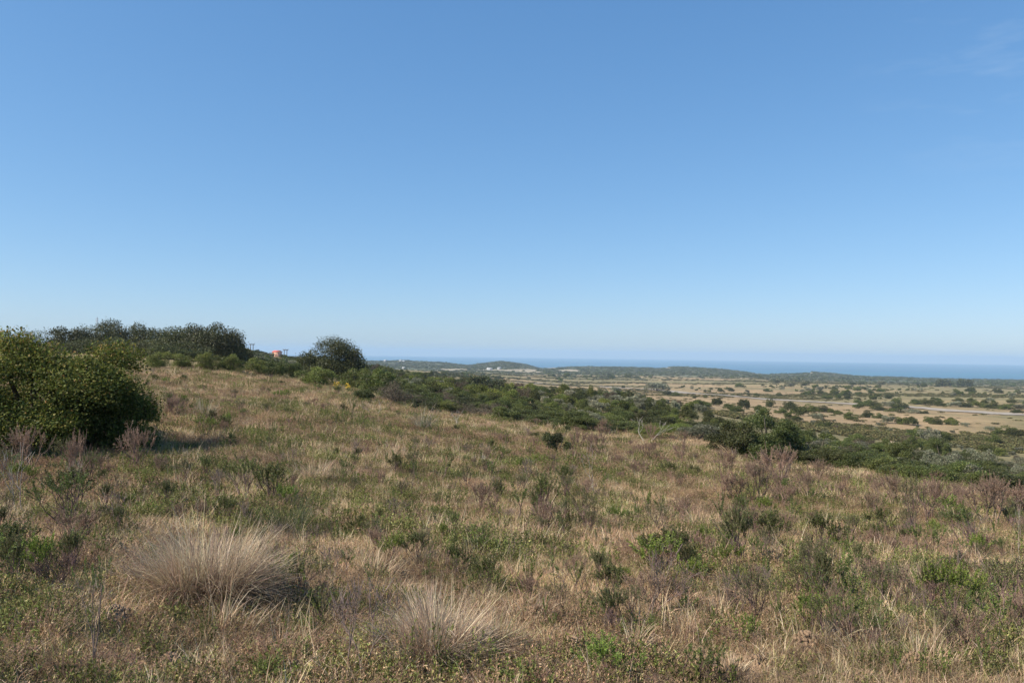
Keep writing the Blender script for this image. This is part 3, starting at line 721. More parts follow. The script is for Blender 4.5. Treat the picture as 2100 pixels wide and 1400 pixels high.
print('low heath', n)
stuff_object('low_heath', 'low olive heath growing in long merging bands over the plain', 'scrub', np.c_[x_, y_, h(x_, y_) - .08], np.c_[np.zeros((n, 2)), g.uniform(0, 6.28, n)], np.c_[s_, s_, s_ * .5], g.integers(0, 6, n), LOWK)
# scrub on the hill behind the pink house and below the ridge
HP = [(490, 712), (540, 722), (600, 735), (760, 745), (850, 765), (900, 775), (820, 762), (700, 752), (560, 745), (500, 740)]
pts = []
for (a, b) in sample_poly([(330, 702), (490, 716), (560, 729), (620, 738), (760, 750), (850, 768), (1030, 784), (1030, 772), (900, 762), (860, 766), (700, 775), (480, 750)], 1200, lambda b: 1.5, 13):
    p = hit(a, b)
    if p and p[3] > 150 and not (abs(a - 568) < 15 and b < 739 and p[3] < 430): pts.append(p)
g = np.random.default_rng(5); n = len(pts); pts = np.array(pts)
s_ = g.uniform(1.2, 2.4, n) * (1 + .5 * sstep(300, 900, pts[:, 3]))
src2 = [a.mesh('hill_scrub', M_FAR) for a in (crown(330 + k, nl=9, n=900, ls=0.16, cols=[G_DARK, G_MID, G_SILVER, G_DARK][k % 4], wts=W4, lobe=(.28, .45))[0] for k in range(6))]
stuff_object('hill_scrub', 'dense green scrub on the hillside around the pink house', 'scrub', pts[:, :3] - [0, 0, .2], np.c_[np.zeros((n, 2)), g.uniform(0, 6.28, n)], np.c_[s_, s_, s_ * .7], g.integers(0, 6, n), src2)

# ------------------------------------------------------------------ grass and herbs underfoot
STRAW = [(0.59, 0.45, 0.28), (0.66, 0.53, 0.36), (0.50, 0.36, 0.215), (0.54, 0.36, 0.23)]
DRYB = [(0.42, 0.275, 0.16), (0.47, 0.325, 0.195), (0.31, 0.20, 0.115), (0.53, 0.375, 0.235)]
GRN = [(0.20, 0.21, 0.06), (0.28, 0.27, 0.09), (0.34, 0.31, 0.13), (0.15, 0.16, 0.045)]
def disc(n, rad, g):
    a = g.uniform(0, 6.283, n); r = rad * np.sqrt(g.uniform(0, 1, n)); return np.c_[r * np.cos(a), r * np.sin(a), np.zeros(n) - 0.015]
def gsrc_grass(seed, n, L, cols, wts, lean, bend, rad=0.2, w=0.0035):
    g = np.random.default_rng(seed); mb = MB(); b = disc(n, rad, g)
    blades(mb, b, g.uniform(0, 6.283, n), np.abs(g.normal(0, lean, n)), g.uniform(0.1, bend, n), L * g.uniform(.45, 1.2, n), w * g.uniform(.6, 1.4, n), jit(pick(cols, wts, n, g), n, .15, g))
    return mb.mesh('grass', M_GRASS)
def gsrc_herb(seed, n_st, hgt, leafc, stc, ls=0.014, rad=0.15, per=16, spread=.5):
    g = np.random.default_rng(seed); mb = MB(); b = disc(n_st, rad, g); az = g.uniform(0, 6.28, n_st)
    ln = g.uniform(0, spread, n_st); d = np.c_[np.cos(az) * np.sin(ln), np.sin(az) * np.sin(ln), np.cos(ln)]
    L = hgt * g.uniform(.5, 1.1, n_st)
    tubes(mb, b, b + d * L[:, None], [.0016] * n_st, [.0008] * n_st, jit(stc, n_st, .1, g), 3)
    k = np.repeat(np.arange(n_st), per); t = g.uniform(.25, 1.02, len(k)); p = b[k] + d[k] * (L[k] * t)[:, None]
    ax = unit(g.normal(size=(len(k), 3)) * .8 + d[k] * .9); nr = unit(g.normal(size=(len(k), 3)) + [0, 0, .8])
    leaves(mb, p, ax, nr, ls * g.uniform(.7, 1.4, len(k)), ls * .42, jit(pick(leafc, [1] * len(leafc), len(k), g), len(k), .15, g))
    return mb.mesh('herb', M_GRASS)
def gsrc_twigs(seed, n_st, hgt, col, rad=.14):
    mb = MB(); g = random.Random(seed)
    for k in range(n_st):
        segs, ends = branching(seed * 31 + k, (g.gauss(0, rad * .4), g.gauss(0, rad * .4), -.01), (g.gauss(0, .45), g.gauss(0, .45), 1), hgt * .4, .0022, 2, .45, (2, 4), .05)
        add_segs(mb, segs, col, 3)
        for (p, d, L) in ends:
            q = np.array(p); m = 6; dd = unit(np.array([d]) + rng.normal(0, .5, (m, 3)))
            tubes(mb, np.tile(q, (m, 1)), q + dd * L * .5, [.0009] * m, [.0004] * m, jit(col, m, .15), 3)
    return mb.mesh('twigs', M_GRASS)
GS = [gsrc_grass(1, 210, .10, STRAW + DRYB, [4, 2, 3, 3, 3, 2, 2, 2], 1.15, 1.6),
      gsrc_grass(2, 210, .09, STRAW + DRYB, [1, .5, 2, 3, 4, 4, 3, 2], 1.25, 1.5),
      gsrc_grass(3, 170, .11, STRAW + GRN, [3, 2, 2, 1, 3, 3, 3, 2], .8, 1.5),
      gsrc_grass(4, 170, .09, GRN + STRAW, [4, 4, 4, 3, 1, 1, 1, 1], .7, 1.3),
      gsrc_grass(5, 110, .17, STRAW + GRN[1:3], [4, 4, 2, 2, 2, 2], .6, 1.4, .10),
      gsrc_herb(6, 30, .11, GRN, (.2, .14, .09), .016),
      gsrc_herb(7, 24, .14, [(.15, .17, .045), (.11, .13, .035), (.20, .20, .07)], (.18, .12, .08), .019),
      gsrc_herb(8, 26, .12, DRYB + GRN[1:2], (.26, .18, .12), .014),
      gsrc_twigs(9, 5, .13, (.34, .25, .15)),
      gsrc_herb(10, 14, .20, [(.14, .17, .04), (.18, .20, .05)], (.2, .14, .09), .016, .10, 26, .35),
      gsrc_grass(11, 40, .26, STRAW, [4, 4, 2, 2], .4, .9, .10, .003),
      gsrc_twigs(12, 5, .16, (.36, .24, .16))]
def field_points(n, r0, r1, seed, margin=0.0):
    g = np.random.default_rng(seed); a = R(1) * g.uniform(-40, 40, n); r = np.sqrt(g.uniform(r0 ** 2, r1 ** 2, n))
    x, y = r * np.sin(a), r * np.cos(a); k = r < edge_r(px_of(x, y)) + 3 + 4 * vnoise(x, y, 3, 8)
    return x[k], y[k]
XS = []; SS = []
for (n, r0, r1, sc_, sd) in ((6500, 2.6, 8, .85, 1), (19000, 8, 18, 1.05, 2), (24000, 18, 36, 1.55, 3), (22000, 36, 68, 2.1, 4)):
    x, y = field_points(n, r0, r1, sd); XS.append(np.c_[x, y]); SS.append(np.full(len(x), sc_))
XY = np.concatenate(XS); S_ = np.concatenate(SS); n = len(XY); g = np.random.default_rng(12)
x, y = XY.T
dry = fbm(x, y, 1.7, 61) * .6 + fbm(x, y, 7, 64) * .4; grn = fbm(x, y, 1.4, 62) * .75 + fbm(x, y, 6, 65) * .25; twg = fbm(x, y, 1.2, 63); rr_ = np.hypot(x, y)
score = np.stack([dry * 1.30, (1 - grn) * 1.30, dry * .62 + grn * .56, grn * .95, dry * .70, grn * .92, grn * .84, (1 - dry) * 1.22, twg * .86, grn * .76, dry * .50, twg * .90], 1) + g.gumbel(0, .15, (n, 12))
idx = score.argmax(1)
z = h(x, y)
sc3 = S_ * g.uniform(.7, 1.3, n) * (0.8 + 0.5 * vnoise(x, y, 1.4, 66))
tilt = g.normal(0, .12, (n, 2))
stuff_object('grass', 'dry straw coloured and green grass matted with low herbs over the whole slope', 'grass', np.c_[x, y, z], np.c_[tilt, g.uniform(0, 6.28, n)], np.c_[sc3, sc3, sc3 * np.where(rr_ > 30, .75, 1)], idx, GS)

# ------------------------------------------------------------------ tussocks
def tussock(pos, w, hgt, n, cols, wts, label, seed, dead=.35, lean=.75, name='grass_tussock', group=None):
    g = np.random.default_rng(seed); mb = MB(); x, y, z, r = pos
    rad = w * .26; bw = max(.004, r * .0004); K = max(4, int(7 + n / 180))
    for q in range(K):
        m = int(n / K * g.uniform(.5, 1.5)); a0 = g.uniform(0, 6.28); r0 = rad * math.sqrt(g.uniform(0, 1)); c0 = np.array([r0 * math.cos(a0), r0 * math.sin(a0), 0])
        b = disc(m, w * .06, g) + c0; out = a0 + g.normal(0, .9 - .3 * r0 / rad, m)
        ln = np.abs((r0 / rad) * lean * g.uniform(.5, 1.1) + g.normal(0, .28, m)); Lq = hgt * g.uniform(.5, 1.0)
        blades(mb, b, out, ln, np.abs(g.normal(0, 1.0, m)), Lq * g.uniform(.4, 1.25, m), bw * g.uniform(.6, 1.3, m), jit(pick(cols, np.array(wts, float) * g.uniform(.3, 1.7, len(wts)), m, g) * g.uniform(.8, 1.2), m, .16, g), 4)
    o = link(name, None, None, (x, y, z)); tag(o, label, 'grass tussock', group)
    link('blades', mb.mesh('blades', M_STRAW), o)
    m = int(n * dead); mb = MB(); b = disc(m, w * .3, g); out = np.arctan2(b[:, 1], b[:, 0]) + g.normal(0, .9, m)
    blades(mb, b + [0, 0, .02], out, g.uniform(.7, 1.5, m), g.uniform(-.1, .5, m), hgt * g.uniform(.3, .8, m), bw * g.uniform(.6, 1.2, m), jit(pick([(.30, .21, .14), (.22, .155, .11), (.38, .28, .19), (.16, .115, .085)], [1] * 4, m, g), m, .15, g), 3)
    link('dead_thatch', mb.mesh('thatch', M_STRAW), o)
    return o
SG = STRAW + [(0.17, 0.18, 0.09), (0.30, 0.20, 0.15)]
PALEG = [(.66, .55, .38), (.58, .46, .30), (.48, .36, .24), (.34, .25, .18), (.42, .30, .22), (.26, .19, .14)]
def T(px, base, wpx, hpx, lab, cols=SG, wts=(4, 4, 3, 3, 1.2, 2), n=900, **kw):
    p = hit(px, base); D = p[1]
    return tussock(p, wpx * D / F, hpx * D / F, n, cols, wts, lab, int(px * 3 + base), **kw)
T(320, 1190, 190, 95, 'low straw tussock lying against the left side of the largest tussock', n=900, lean=1.1)
T(415, 1220, 330, 195, 'largest straw coloured grass tussock with pale spreading blades, left foreground', n=5200, lean=1.05, cols=PALEG, wts=(4, 4, 3, 2, 2, 2))
T(530, 1240, 150, 80, 'short reddish straw tussock at the right foot of the largest tussock', n=800)
T(890, 1350, 310, 170, 'wide arching straw tussock at the bottom middle of the slope', n=4600, lean=1.15, cols=PALEG, wts=(3, 4, 3, 2, 2, 3))
T(1010, 1345, 170, 105, 'greyish green tussock touching the right side of the wide arching tussock', cols=SG + GRN, wts=(2, 2, 2, 2, 3, 2, 1, 1, 2, 1), n=900)
T(580, 1100, 150, 100, 'dark green grass tussock right behind the largest straw tussock', cols=[(.06, .075, .03), (.10, .12, .045), (.16, .16, .08)], wts=(4, 3, 1), n=900)
T(640, 985, 100, 62, 'grey dry grass tussock behind the dark green tussock', n=700)
T(690, 985, 70, 48, 'small dark green tussock beside the grey dry tussock', cols=[(.06, .075, .03), (.10, .12, .045)], wts=(1, 1), n=500)
T(985, 950, 40, 34, 'small pale whitish grass tuft in the middle of the slope', cols=[(.5, .46, .4), (.4, .36, .3)], wts=(1, 1), n=300)
T(1860, 1250, 130, 60, 'low pale golden tussock at the right of the slope', n=800)
T(1960, 1290, 120, 56, 'golden tussock near the ferny green shrub at the right edge', n=700)
T(1775, 1290, 110, 64, 'dark green tussock left of the low pale golden one', cols=[(.08, .10, .04), (.13, .15, .06), (.25, .2, .12)], wts=(3, 3, 1), n=700)
T(1440, 1085, 90, 54, 'straw tussock left of the tall narrow spire shrub', n=600)
T(1110, 1040, 70, 40, 'short tawny tussock behind the purple stemmed shrub', n=400)
T(1500, 1390, 110, 60, 'short pale tussock at the bottom edge among bright green shrubs', n=600)
T(90, 1300, 120, 70, 'reddish dry tussock near the bottom left corner', cols=DRYB + STRAW, wts=[2, 2, 1, 2, 1, 1, 1, 1], n=600)
T(865, 885, 50, 66, 'tall pale reed like tuft on the far part of the slope', cols=[(.42, .38, .28), (.3, .28, .18)], wts=(1, 1), n=260, lean=.35)
T(420, 860, 46, 60, 'tall pale reed like tuft below the ridge shrubs', cols=[(.42, .36, .25), (.3, .26, .16)], wts=(1, 1), n=260, lean=.4)
# more of them, scattered
g8 = random.Random(88); TM = []
for k in range(70):
    a, b = g8.uniform(20, 2080), g8.choice([g8.uniform(900, 1050), g8.uniform(1000, 1380), g8.uniform(860, 980)])
    p = hit(a, b)
    if p is None or p[3] > float(edge_r(a)) - 2 or p[3] < 4: continue
    w = g8.uniform(.35, .8); hg = g8.uniform(.16, .34)
    tussock(p, w, hg, 260, SG, (4, 4, 3, 3, 2, 2), 'small straw coloured grass tuft scattered over the slope', 2000 + k, group='small straw grass tufts of the slope')

# ------------------------------------------------------------------ heath shrubs with needle leaved tips
H_GREEN = [(.12, .17, .035), (.085, .12, .028), (.17, .21, .05)]
H_OLIVE = [(.09, .11, .035), (.13, .14, .05), (.16, .16, .06)]
H_BRIGHT = [(.16, .22, .03), (.22, .27, .05), (.12, .17, .03)]
H_PINK = [(.24, .155, .105), (.18, .115, .08), (.29, .19, .13)]
def heath(seed, stems=7, hgt=1.0, spread=.35, spike=.28, cols=H_GREEN, stemc=(.15, .10, .085), depth=2, leaf=.035, per=75, fine=0, fork=(2, 3), base_r=.016, thick=1.0):
    """unit tall shrub: (foliage mesh, stems mesh)"""
    g = np.random.default_rng(seed); pr = random.Random(seed); st = MB(); fo = MB(); E = []
    for k in range(stems):
        segs, ends = branching(seed * 91 + k, (pr.gauss(0, .05), pr.gauss(0, .05), -.03), (pr.gauss(0, spread), pr.gauss(0, spread), 1), hgt * .42, base_r * thick, depth, .38, fork, .16)
        add_segs(st, segs, stemc, 4); E += ends
        if fine:
            q = [s for s in segs if s[2] < base_r * thick * .7]
            for s in q:
                m = fine; p = np.array(s[0]) + np.array([np.array(s[1]) - np.array(s[0])]) * g.uniform(0, 1, (m, 1))
                dd = unit(unit(np.array([s[1]]) - np.array([s[0]])) + g.normal(0, .6, (m, 3)))
                tubes(st, p, p + dd * .09 * g.uniform(.5, 1.3, (m, 1)), [.0035] * m, [.0015] * m, jit(stemc, m, .2, g), 3)
    zt = max(e[0][2] for e in E)
    P = []; A = []; 
    for (p, d, L) in E:
        p = np.array(p); d = np.array(d); S = spike * pr.uniform(.5, 1.2)
        t = g.uniform(-.6, 1, per); c_ = p + d * (t * S * .6)[:, None] + g.normal(0, .004, (per, 3))
        rad = unit(g.normal(size=(per, 3))); rad = unit(rad - d * (rad @ d)[:, None])
        P.append(c_); A.append(unit(rad * .9 + d * .7))
        tubes(st, [p], [p + d * S * .6], [.006 * thick], [.003], [stemc], 3)
    if per:
        P = np.concatenate(P); A = np.concatenate(A); n = len(P)
        sp_c = np.repeat(g.normal(0, .15, len(E)), per)
        leaves(fo, P, A, unit(g.normal(size=(n, 3))), leaf * g.uniform(.7, 1.3, n), leaf * .30, jit(pick(cols, [1] * len(cols), n, g) * (1 + sp_c)[:, None], n, .13, g))
        fm = fo.mesh('heath_foliage', M_LEAF)
    else: fm = None
    sm = st.mesh('heath_stems', M_TWIG)
    return fm, sm, zt + spike * .4
def hset(n, s0, **kw): return [heath(s0 + k, **kw) for k in range(n)]
HK = {'green': hset(6, 1000, stems=6, cols=H_GREEN, per=60, spread=.2),
      'bright': hset(3, 1100, stems=8, cols=H_BRIGHT, per=70, leaf=.045, spike=.34, spread=.4),
      'olive': hset(4, 1200, stems=8, cols=H_OLIVE, per=36, spread=.16),
      'pink': hset(4, 1300, stems=9, cols=H_PINK, per=26, spread=.28, stemc=(.25, .17, .125), fine=3, leaf=.03),
      'sparse': hset(3, 1400, stems=3, cols=H_GREEN, per=45, spread=.35, spike=.14, stemc=(.16, .12, .10), leaf=.028),
      'spire': hset(2, 1500, stems=9, cols=H_OLIVE, per=110, spread=.07, stemc=(.2, .13, .12), leaf=.04, spike=.42, base_r=.022),
      'bare': hset(3, 1600, stems=3, per=0, spread=.42, stemc=(.19, .14, .12), depth=3, fine=1, base_r=.013),
      'pale': hset(3, 1700, stems=2, per=0, spread=.45, stemc=(.36, .32, .28), depth=2, base_r=.013, fine=0),
      'sprig': hset(5, 1900, stems=2, cols=H_GREEN, per=90, spread=.10, spike=.5, leaf=.055, depth=1, base_r=.02, stemc=(.2, .14, .11)),
      'leafy': hset(3, 1800, stems=10, cols=G_MID, per=55, leaf=.05, spike=.3, spread=.5)}
HN = {'sprig': ('green_sprig', 'upright green leafy sprig'), 'green': ('heath_shrub', 'green tipped heath shrub'), 'bright': ('bright_shrublet', 'bright green heath shrub'), 'olive': ('heath_shrub', 'olive heath shrub'), 'pink': ('dry_shrub', 'pinkish dry twiggy shrub'),
      'sparse': ('stalk_shrub', 'thin few stemmed heath shrub'), 'spire': ('heath_shrub', 'narrow upright heath shrub'), 'bare': ('bare_shrub', 'leafless brown twig shrub'), 'pale': ('bare_shrub', 'bleached leafless branch'), 'leafy': ('leafy_shrublet', 'leafy green shrublet')}
def shrub(kind, pos, w, hgt, label=None, group=None, v=None):
    fm, sm, zt = HK[kind][v if v is not None else random.randrange(len(HK[kind]))]
    nm, base = HN[kind]; x, y, z, r = pos
    s = hgt / zt; ws = s if w is None else w / 1.0
    o = link(nm, None, None, (x, y, z - .01), random.uniform(0, 6.28), (ws, ws, s)); tag(o, label or base, 'shrub', group)
    if fm: link('foliage', fm, o)
    link('stems', sm, o)
    return o
def S(kind, px, base, wpx, hpx, lab, v=None):
    p = hit(px, base); D = p[1]
    return shrub(kind, p, wpx * D / F / 1.0 if wpx else None, hpx * D / F, lab, v=v)
S('green', 140, 1090, 110, 130, 'gnarled dark stemmed shrub with a flat green top, near the left edge')
S('leafy', 150, 1060, 100, 100, 'dense dark green shrublet behind the gnarled flat topped shrub at the left edge')
S('sparse', 190, 1390, 120, 250, 'thin brown stalk shrub with bright green knobs, bottom left foreground')
S('bare', 740, 1385, 150, 200, 'leafless brown forked shrub left of the wide arching tussock')
S('sparse', 770, 1300, 80, 150, 'thin shrub of green tips behind the leafless forked shrub')
S('green', 1110, 1080, 90, 115, 'purple stemmed shrub with bright green tips, middle of the slope')
S('pink', 1120, 1090, 80, 70, 'purplish twiggy shrub at the foot of the green tipped middle shrub')
S('bare', 1330, 1270, 130, 160, 'leafless shrub with pale forked stems right of the middle foreground')
S('bright', 1360, 1180, 110, 90, 'green tipped shrub above the leafless pale forked shrub')
S('spire', 1512, 1165, 70, 130, 'tallest narrow spire shrub, olive on top and purplish below', v=0)
S('bright', 1437, 1135, 36, 58, 'small bright green sprig left of the tallest spire shrub')
S('green', 1440, 1185, 50, 48, 'small dark green sprig below the bright sprig and left of the spire')
S('green', 1515, 1245, 70, 92, 'green tipped shrub growing on the soil mound below the spire shrub')
S('olive', 1655, 1230, 55, 140, 'two headed olive shrub with bare lower stems, right of the spire shrub')
S('spire', 1685, 1240, 60, 110, 'narrow olive shrub close on the right of the two headed shrub', v=1)
S('sparse', 1695, 1340, 60, 90, 'small green column shrub beside the pale stone')
S('olive', 1870, 1090, 60, 115, 'slanting olive shrub with a long bare stem on the right')
S('green', 1990, 1130, 110, 90, 'wide green shrub near the right edge above the ferny one')
S('green', 1895, 1150, 80, 80, 'green shrub between the slanting olive shrub and the ferny shrub')
S('bright', 1950, 1290, 110, 150, 'tall ferny green shrub in the right foreground')
S('olive', 2060, 1270, 140, 130, 'broad olive shrub touching the right edge')
S('bright', 1230, 1405, 120, 100, 'bright yellow green shrub at the bottom edge, left of the dark knobbly one')
S('green', 1425, 1420, 130, 110, 'dark green knobbly shrub at the bottom edge, left of the centre right')
S('bright', 1060, 1410, 110, 60, 'low bright green shrub at the bottom edge under the arching tussock')
S('bright', 540, 1410, 90, 60, 'yellow green low shrub at the bottom edge, left half')
S('green', 975, 1130, 110, 60, 'cluster of green heads in the middle of the slope')
S('green', 500, 1030, 90, 100, 'green leafy shrub above the largest straw tussock')
S('leafy', 1000, 1220, 60, 80, 'dark green sprig behind the right tussock')
S('bright', 630, 1310, 40, 46, 'small solitary green tuft shrub right of the largest tussock')
S('sparse', 845, 1030, 30, 90, 'upright dark green sprig in the far middle of the slope')
S('green', 30, 1160, 90, 60, 'low green shrub at the left edge')
for (px, b, w, hh, lab) in [(150, 1010, 60, 130, 'tall pink brown heath in front of the middle of the largest bush'), (275, 975, 80, 110, 'pink brown heath in front of the right side of the largest bush'),
                        (60, 970, 90, 100, 'pink brown heath in front of the left side of the largest bush'), (200, 985, 50, 60, 'small reddish heath between the taller pink heaths'),
                        (1600, 1000, 90, 90, 'pinkish twiggy shrub in front of the low dark rim bush'), (1480, 1030, 60, 70, 'pinkish shrub in front of the dark glossy rim bush'),
                        (1680, 990, 60, 50, 'small pinkish shrub right of the larger pinkish one at the rim'), (350, 860, 50, 50, 'greyish pink shrub right of the largest bush'),
                        (1185, 925, 40, 46, 'pink shrub right of the small open olive shrub')]:
    S('pink', px, b, w, hh, lab)
S('pale', 45, 1060, 90, 150, 'bleached crooked stem at the left edge under the largest bush', v=0)
S('pale', 140, 1020, 40, 80, 'bleached double stem below the tall pink heath')
S('pale', 1322, 905, 75, 48, 'white dead branching shrub on the rim before the thicket', v=1)
S('pale', 1215, 1010, 60, 100, 'bleached slanting bare branch in the middle distance of the slope', v=2)
S('pale', 940, 880, 46, 40, 'forked bleached twig in the far grass')
S('pale', 2095, 1170, 30, 130, 'pale bare stem at the right edge')
S('pale', 770, 850, 40, 30, 'small bleached crossing twigs near the yellow green shrub')
S('bare', 560, 1180, 60, 70, 'small brown twig shrub beside the dark green tussock')
g10 = random.Random(41)
for P, n_ in (([(1180, 885), (1400, 905), (1470, 960), (1300, 950), (1180, 930)], 12), ([(1480, 970), (1640, 985), (2110, 1035), (2110, 1100), (1700, 1050), (1480, 1040)], 22)):
    for (a, b) in sample_poly(P, n_, lambda b: 26, 77):
        p = hit(a, b)
        if p: hg = g10.uniform(.45, .95); shrub('pink', p, hg * g10.uniform(.7, 1.0), hg, 'pinkish dry twiggy shrub in the belt along the rim of the slope', group='pinkish dry shrubs along the rim')
# the rest of the heath
g9 = random.Random(99)
cnt = 0; tries = 0; NS = 0
for (px, b, hh) in [(720, 872, 46), (700, 880, 34), (745, 890, 40), (800, 900, 30), (865, 900, 34), (900, 912, 36), (640, 905, 34), (560, 900, 30), (1040, 925, 30), (845, 985, 44), (590, 945, 40), (425, 905, 38), (1240, 1015, 36),
                    (700, 1000, 40), (1130, 1175, 50), (1255, 1120, 44), (1600, 1100, 50), (1560, 1200, 46), (1745, 1150, 54), (1820, 1210, 50), (1780, 1060, 44), (1700, 1130, 44), (1930, 1090, 40), (2040, 1120, 50), (1390, 1130, 44), (1300, 1080, 40), (1075, 1010, 40), (920, 1060, 44), (1905, 1240, 64), (1600, 1290, 60), (1340, 1330, 60), (1545, 1330, 54), (660, 1210, 50), (60, 1250, 50), (1120, 1290, 60), (2010, 1390, 80), (1830, 1400, 70), (420, 1330, 60), (880, 1190, 46), (770, 1100, 40)]:
    p = hit(px, b)
    if p: hg = hh * 1.15 * p[1] / F; shrub('sprig', p, hg * .55, hg, 'upright green leafy sprig standing out of the dry grass', group='upright green sprigs')
ZONES = ('on the left of the slope', 'on the middle of the slope', 'on the right of the slope')
while cnt < 700 and tries < 4000:
    tries += 1
    rr2 = math.exp(g9.uniform(math.log(5.0), math.log(54))); aa = R(g9.uniform(-33, 33)); x, y = rr2 * math.sin(aa), rr2 * math.cos(aa)
    px = float(px_of(x, y))
    if rr2 > edge_r(px) - 1: continue
    if float(fbm(np.array([x]), np.array([y]), 5, 71)[0]) + g9.uniform(-.25, .25) < .46: continue
    u = g9.random(); pk = .16 + .35 * (rr2 > 18) * (px > 1000)
    kd = 'pink' if u < pk else g9.choice(['green', 'green', 'sprig', 'sprig', 'sprig', 'olive', 'sparse', 'sparse', 'leafy', 'bright', 'bare', 'bare', 'spire', 'olive'])
    hg = g9.uniform(.18, .5) * (1.0 if rr2 > 10 else .72); ws = hg * g9.uniform(.7, 1.15)
    if kd == 'spire': ws *= .6
    if abs(px - 90) < 200 and 15 < rr2 < 20: continue
    if (abs(px - 410) < 190 or abs(px - 900) < 190) and 4.5 < rr2 < 6.6: continue
    zn = ZONES[0 if px < 700 else 1 if px < 1400 else 2]
    lab = 'small ' + HN[kd][1] + ' among dry grass ' + zn
    shrub(kd, (x, y, float(h(x, y)), rr2), ws, hg, lab, group='small ' + HN[kd][1] + 's ' + zn)
    cnt += 1
print('scattered shrubs', cnt)

# ------------------------------------------------------------------ soil mounds, stone
M_SOIL = plain_mat('mound_soil', (0.25, 0.165, 0.10), 0.95, 6, .35, .8)
def mound(px, base, wpx, hpx, lab):
    p = hit(px, base); D = p[1]; w = wpx * D / F; hg = hpx * D / F; g = np.random.default_rng(int(px)); mb = MB()
    nr_, na2 = 14, 40; v = []
    for i_ in range(nr_ + 1):
        for j_ in range(na2):
            t = i_ / nr_; a = 2 * math.pi * j_ / na2
            x = t * w * .5 * math.cos(a); y = t * w * .5 * math.sin(a)
            n_ = float(fbm(np.array([x + px]), np.array([y]), .05, 5, 3)[0] - .5)
            v.append((x, y, hg * (1 - t ** 2) ** 1.2 + n_ * .07 * (1 - t) ** .3 - .02))
    f = [[i_ * na2 + j_, i_ * na2 + (j_ + 1) % na2, (i_ + 1) * na2 + (j_ + 1) % na2, (i_ + 1) * na2 + j_] for i_ in range(nr_) for j_ in range(na2)]
    mb.add(v, f, (1, 1, 1))
    # crumbs of earth
    for k in range(150):
        a = g.uniform(0, 6.28); t = g.uniform(0, .6); s = g.uniform(.003, .011)
        c0 = np.array([t * w * math.cos(a), t * w * math.sin(a), hg * max(0, 1 - (2 * t) ** 2) + s * .3])
        q = np.array([[-1, -1, -1], [1, -1, -1], [1, 1, -1], [-1, 1, -1], [-.7, -.7, 1], [.7, -.7, 1], [.7, .7, 1], [-.7, .7, 1]]) * s * g.uniform(.6, 1.3, (8, 3)) * .8 + c0
        mb.add(q, [[0, 1, 5, 4], [1, 2, 6, 5], [2, 3, 7, 6], [3, 0, 4, 7], [4, 5, 6, 7]], (1, 1, 1))
    o = link('soil_mound', mb.mesh('soil_mound', M_SOIL), None, p[:3]); tag(o, lab, 'soil mound')
for a in [(230, 1275, 90, 28, 'crumbly brown soil mound left of the largest tussock'), (345, 1370, 80, 24, 'low bare soil mound near the bottom left'), (600, 1385, 100, 26, 'crumbly soil mound at the bottom edge between the two big tussocks'),
          (1175, 1345, 100, 36, 'dark crumbly soil mound right of the wide arching tussock'), (1100, 1275, 60, 30, 'clodded soil lump behind the grey green tussock'), (1490, 1245, 90, 36, 'reddish soil mound under the green tipped shrub'),
          (1655, 1330, 80, 34, 'pale rounded soil mound left of the pale stone'), (1550, 1370, 90, 22, 'flat scattered soil mound at the bottom right'), (1880, 1360, 70, 18, 'small soil mound at the lower right')]:
    mound(*a)
def stone(px, base, wpx, lab):
    import bmesh
    p = hit(px, base); w = wpx * p[1] / F
    bm = bmesh.new(); bmesh.ops.create_icosphere(bm, subdivisions=3, radius=.5)
    for v in bm.verts:
        k = 1 + .25 * (float(fbm(np.array([v.co.x + v.co.z * .7 + 5]), np.array([v.co.y]), .35, 6, 2)[0]) - .5)
        v.co = Vector((v.co.x * w * k, v.co.y * w * .8 * k, v.co.z * w * .55 * k))
    m = bpy.data.meshes.new('stone'); bm.to_mesh(m); bm.free(); m.materials.append(plain_mat('stone', (.46, .37, .31), .85, 12, .25, .6))
    o = link('stone', m, None, (p[0], p[1], p[2] + w * .12)); tag(o, lab, 'stone')
stone(1714, 1300, 28, 'pale pinkish stone lying on the grass beside a soil mound')

# yellow flowers
M_YEL = plain_mat('yellow_petals', (.75, .5, .04), .6, 20, .15, 0)
for (px, b, lab) in [(692, 806, 'yellow flowering plant at the foot of the round tree, left one'), (713, 806, 'yellow flowering plant at the foot of the round tree, right one')]:
    p = hit(px, b); o = link('flowering_plant', None, None, p[:3]); tag(o, lab, 'flower')
    g = np.random.default_rng(px); st = MB(); n = 26; a = g.uniform(0, 6.28, n); tp = np.c_[np.cos(a) * .22 * g.uniform(0, 1, n), np.sin(a) * .22 * g.uniform(0, 1, n), g.uniform(.3, .62, n)]
    tubes(st, tp * [.2, .2, 0], tp, [.008] * n, [.005] * n, jit((.1, .14, .04), n)); link('stems', st.mesh('stems', M_TWIG), o)
    fl = MB(); k = np.repeat(tp, 8, 0); d = rdir(len(k), g); leaves(fl, k, d, rdir(len(k), g), .05, .035, jit((.7, .45, .04), len(k))); link('petals', fl.mesh('petals', M_YEL), o)

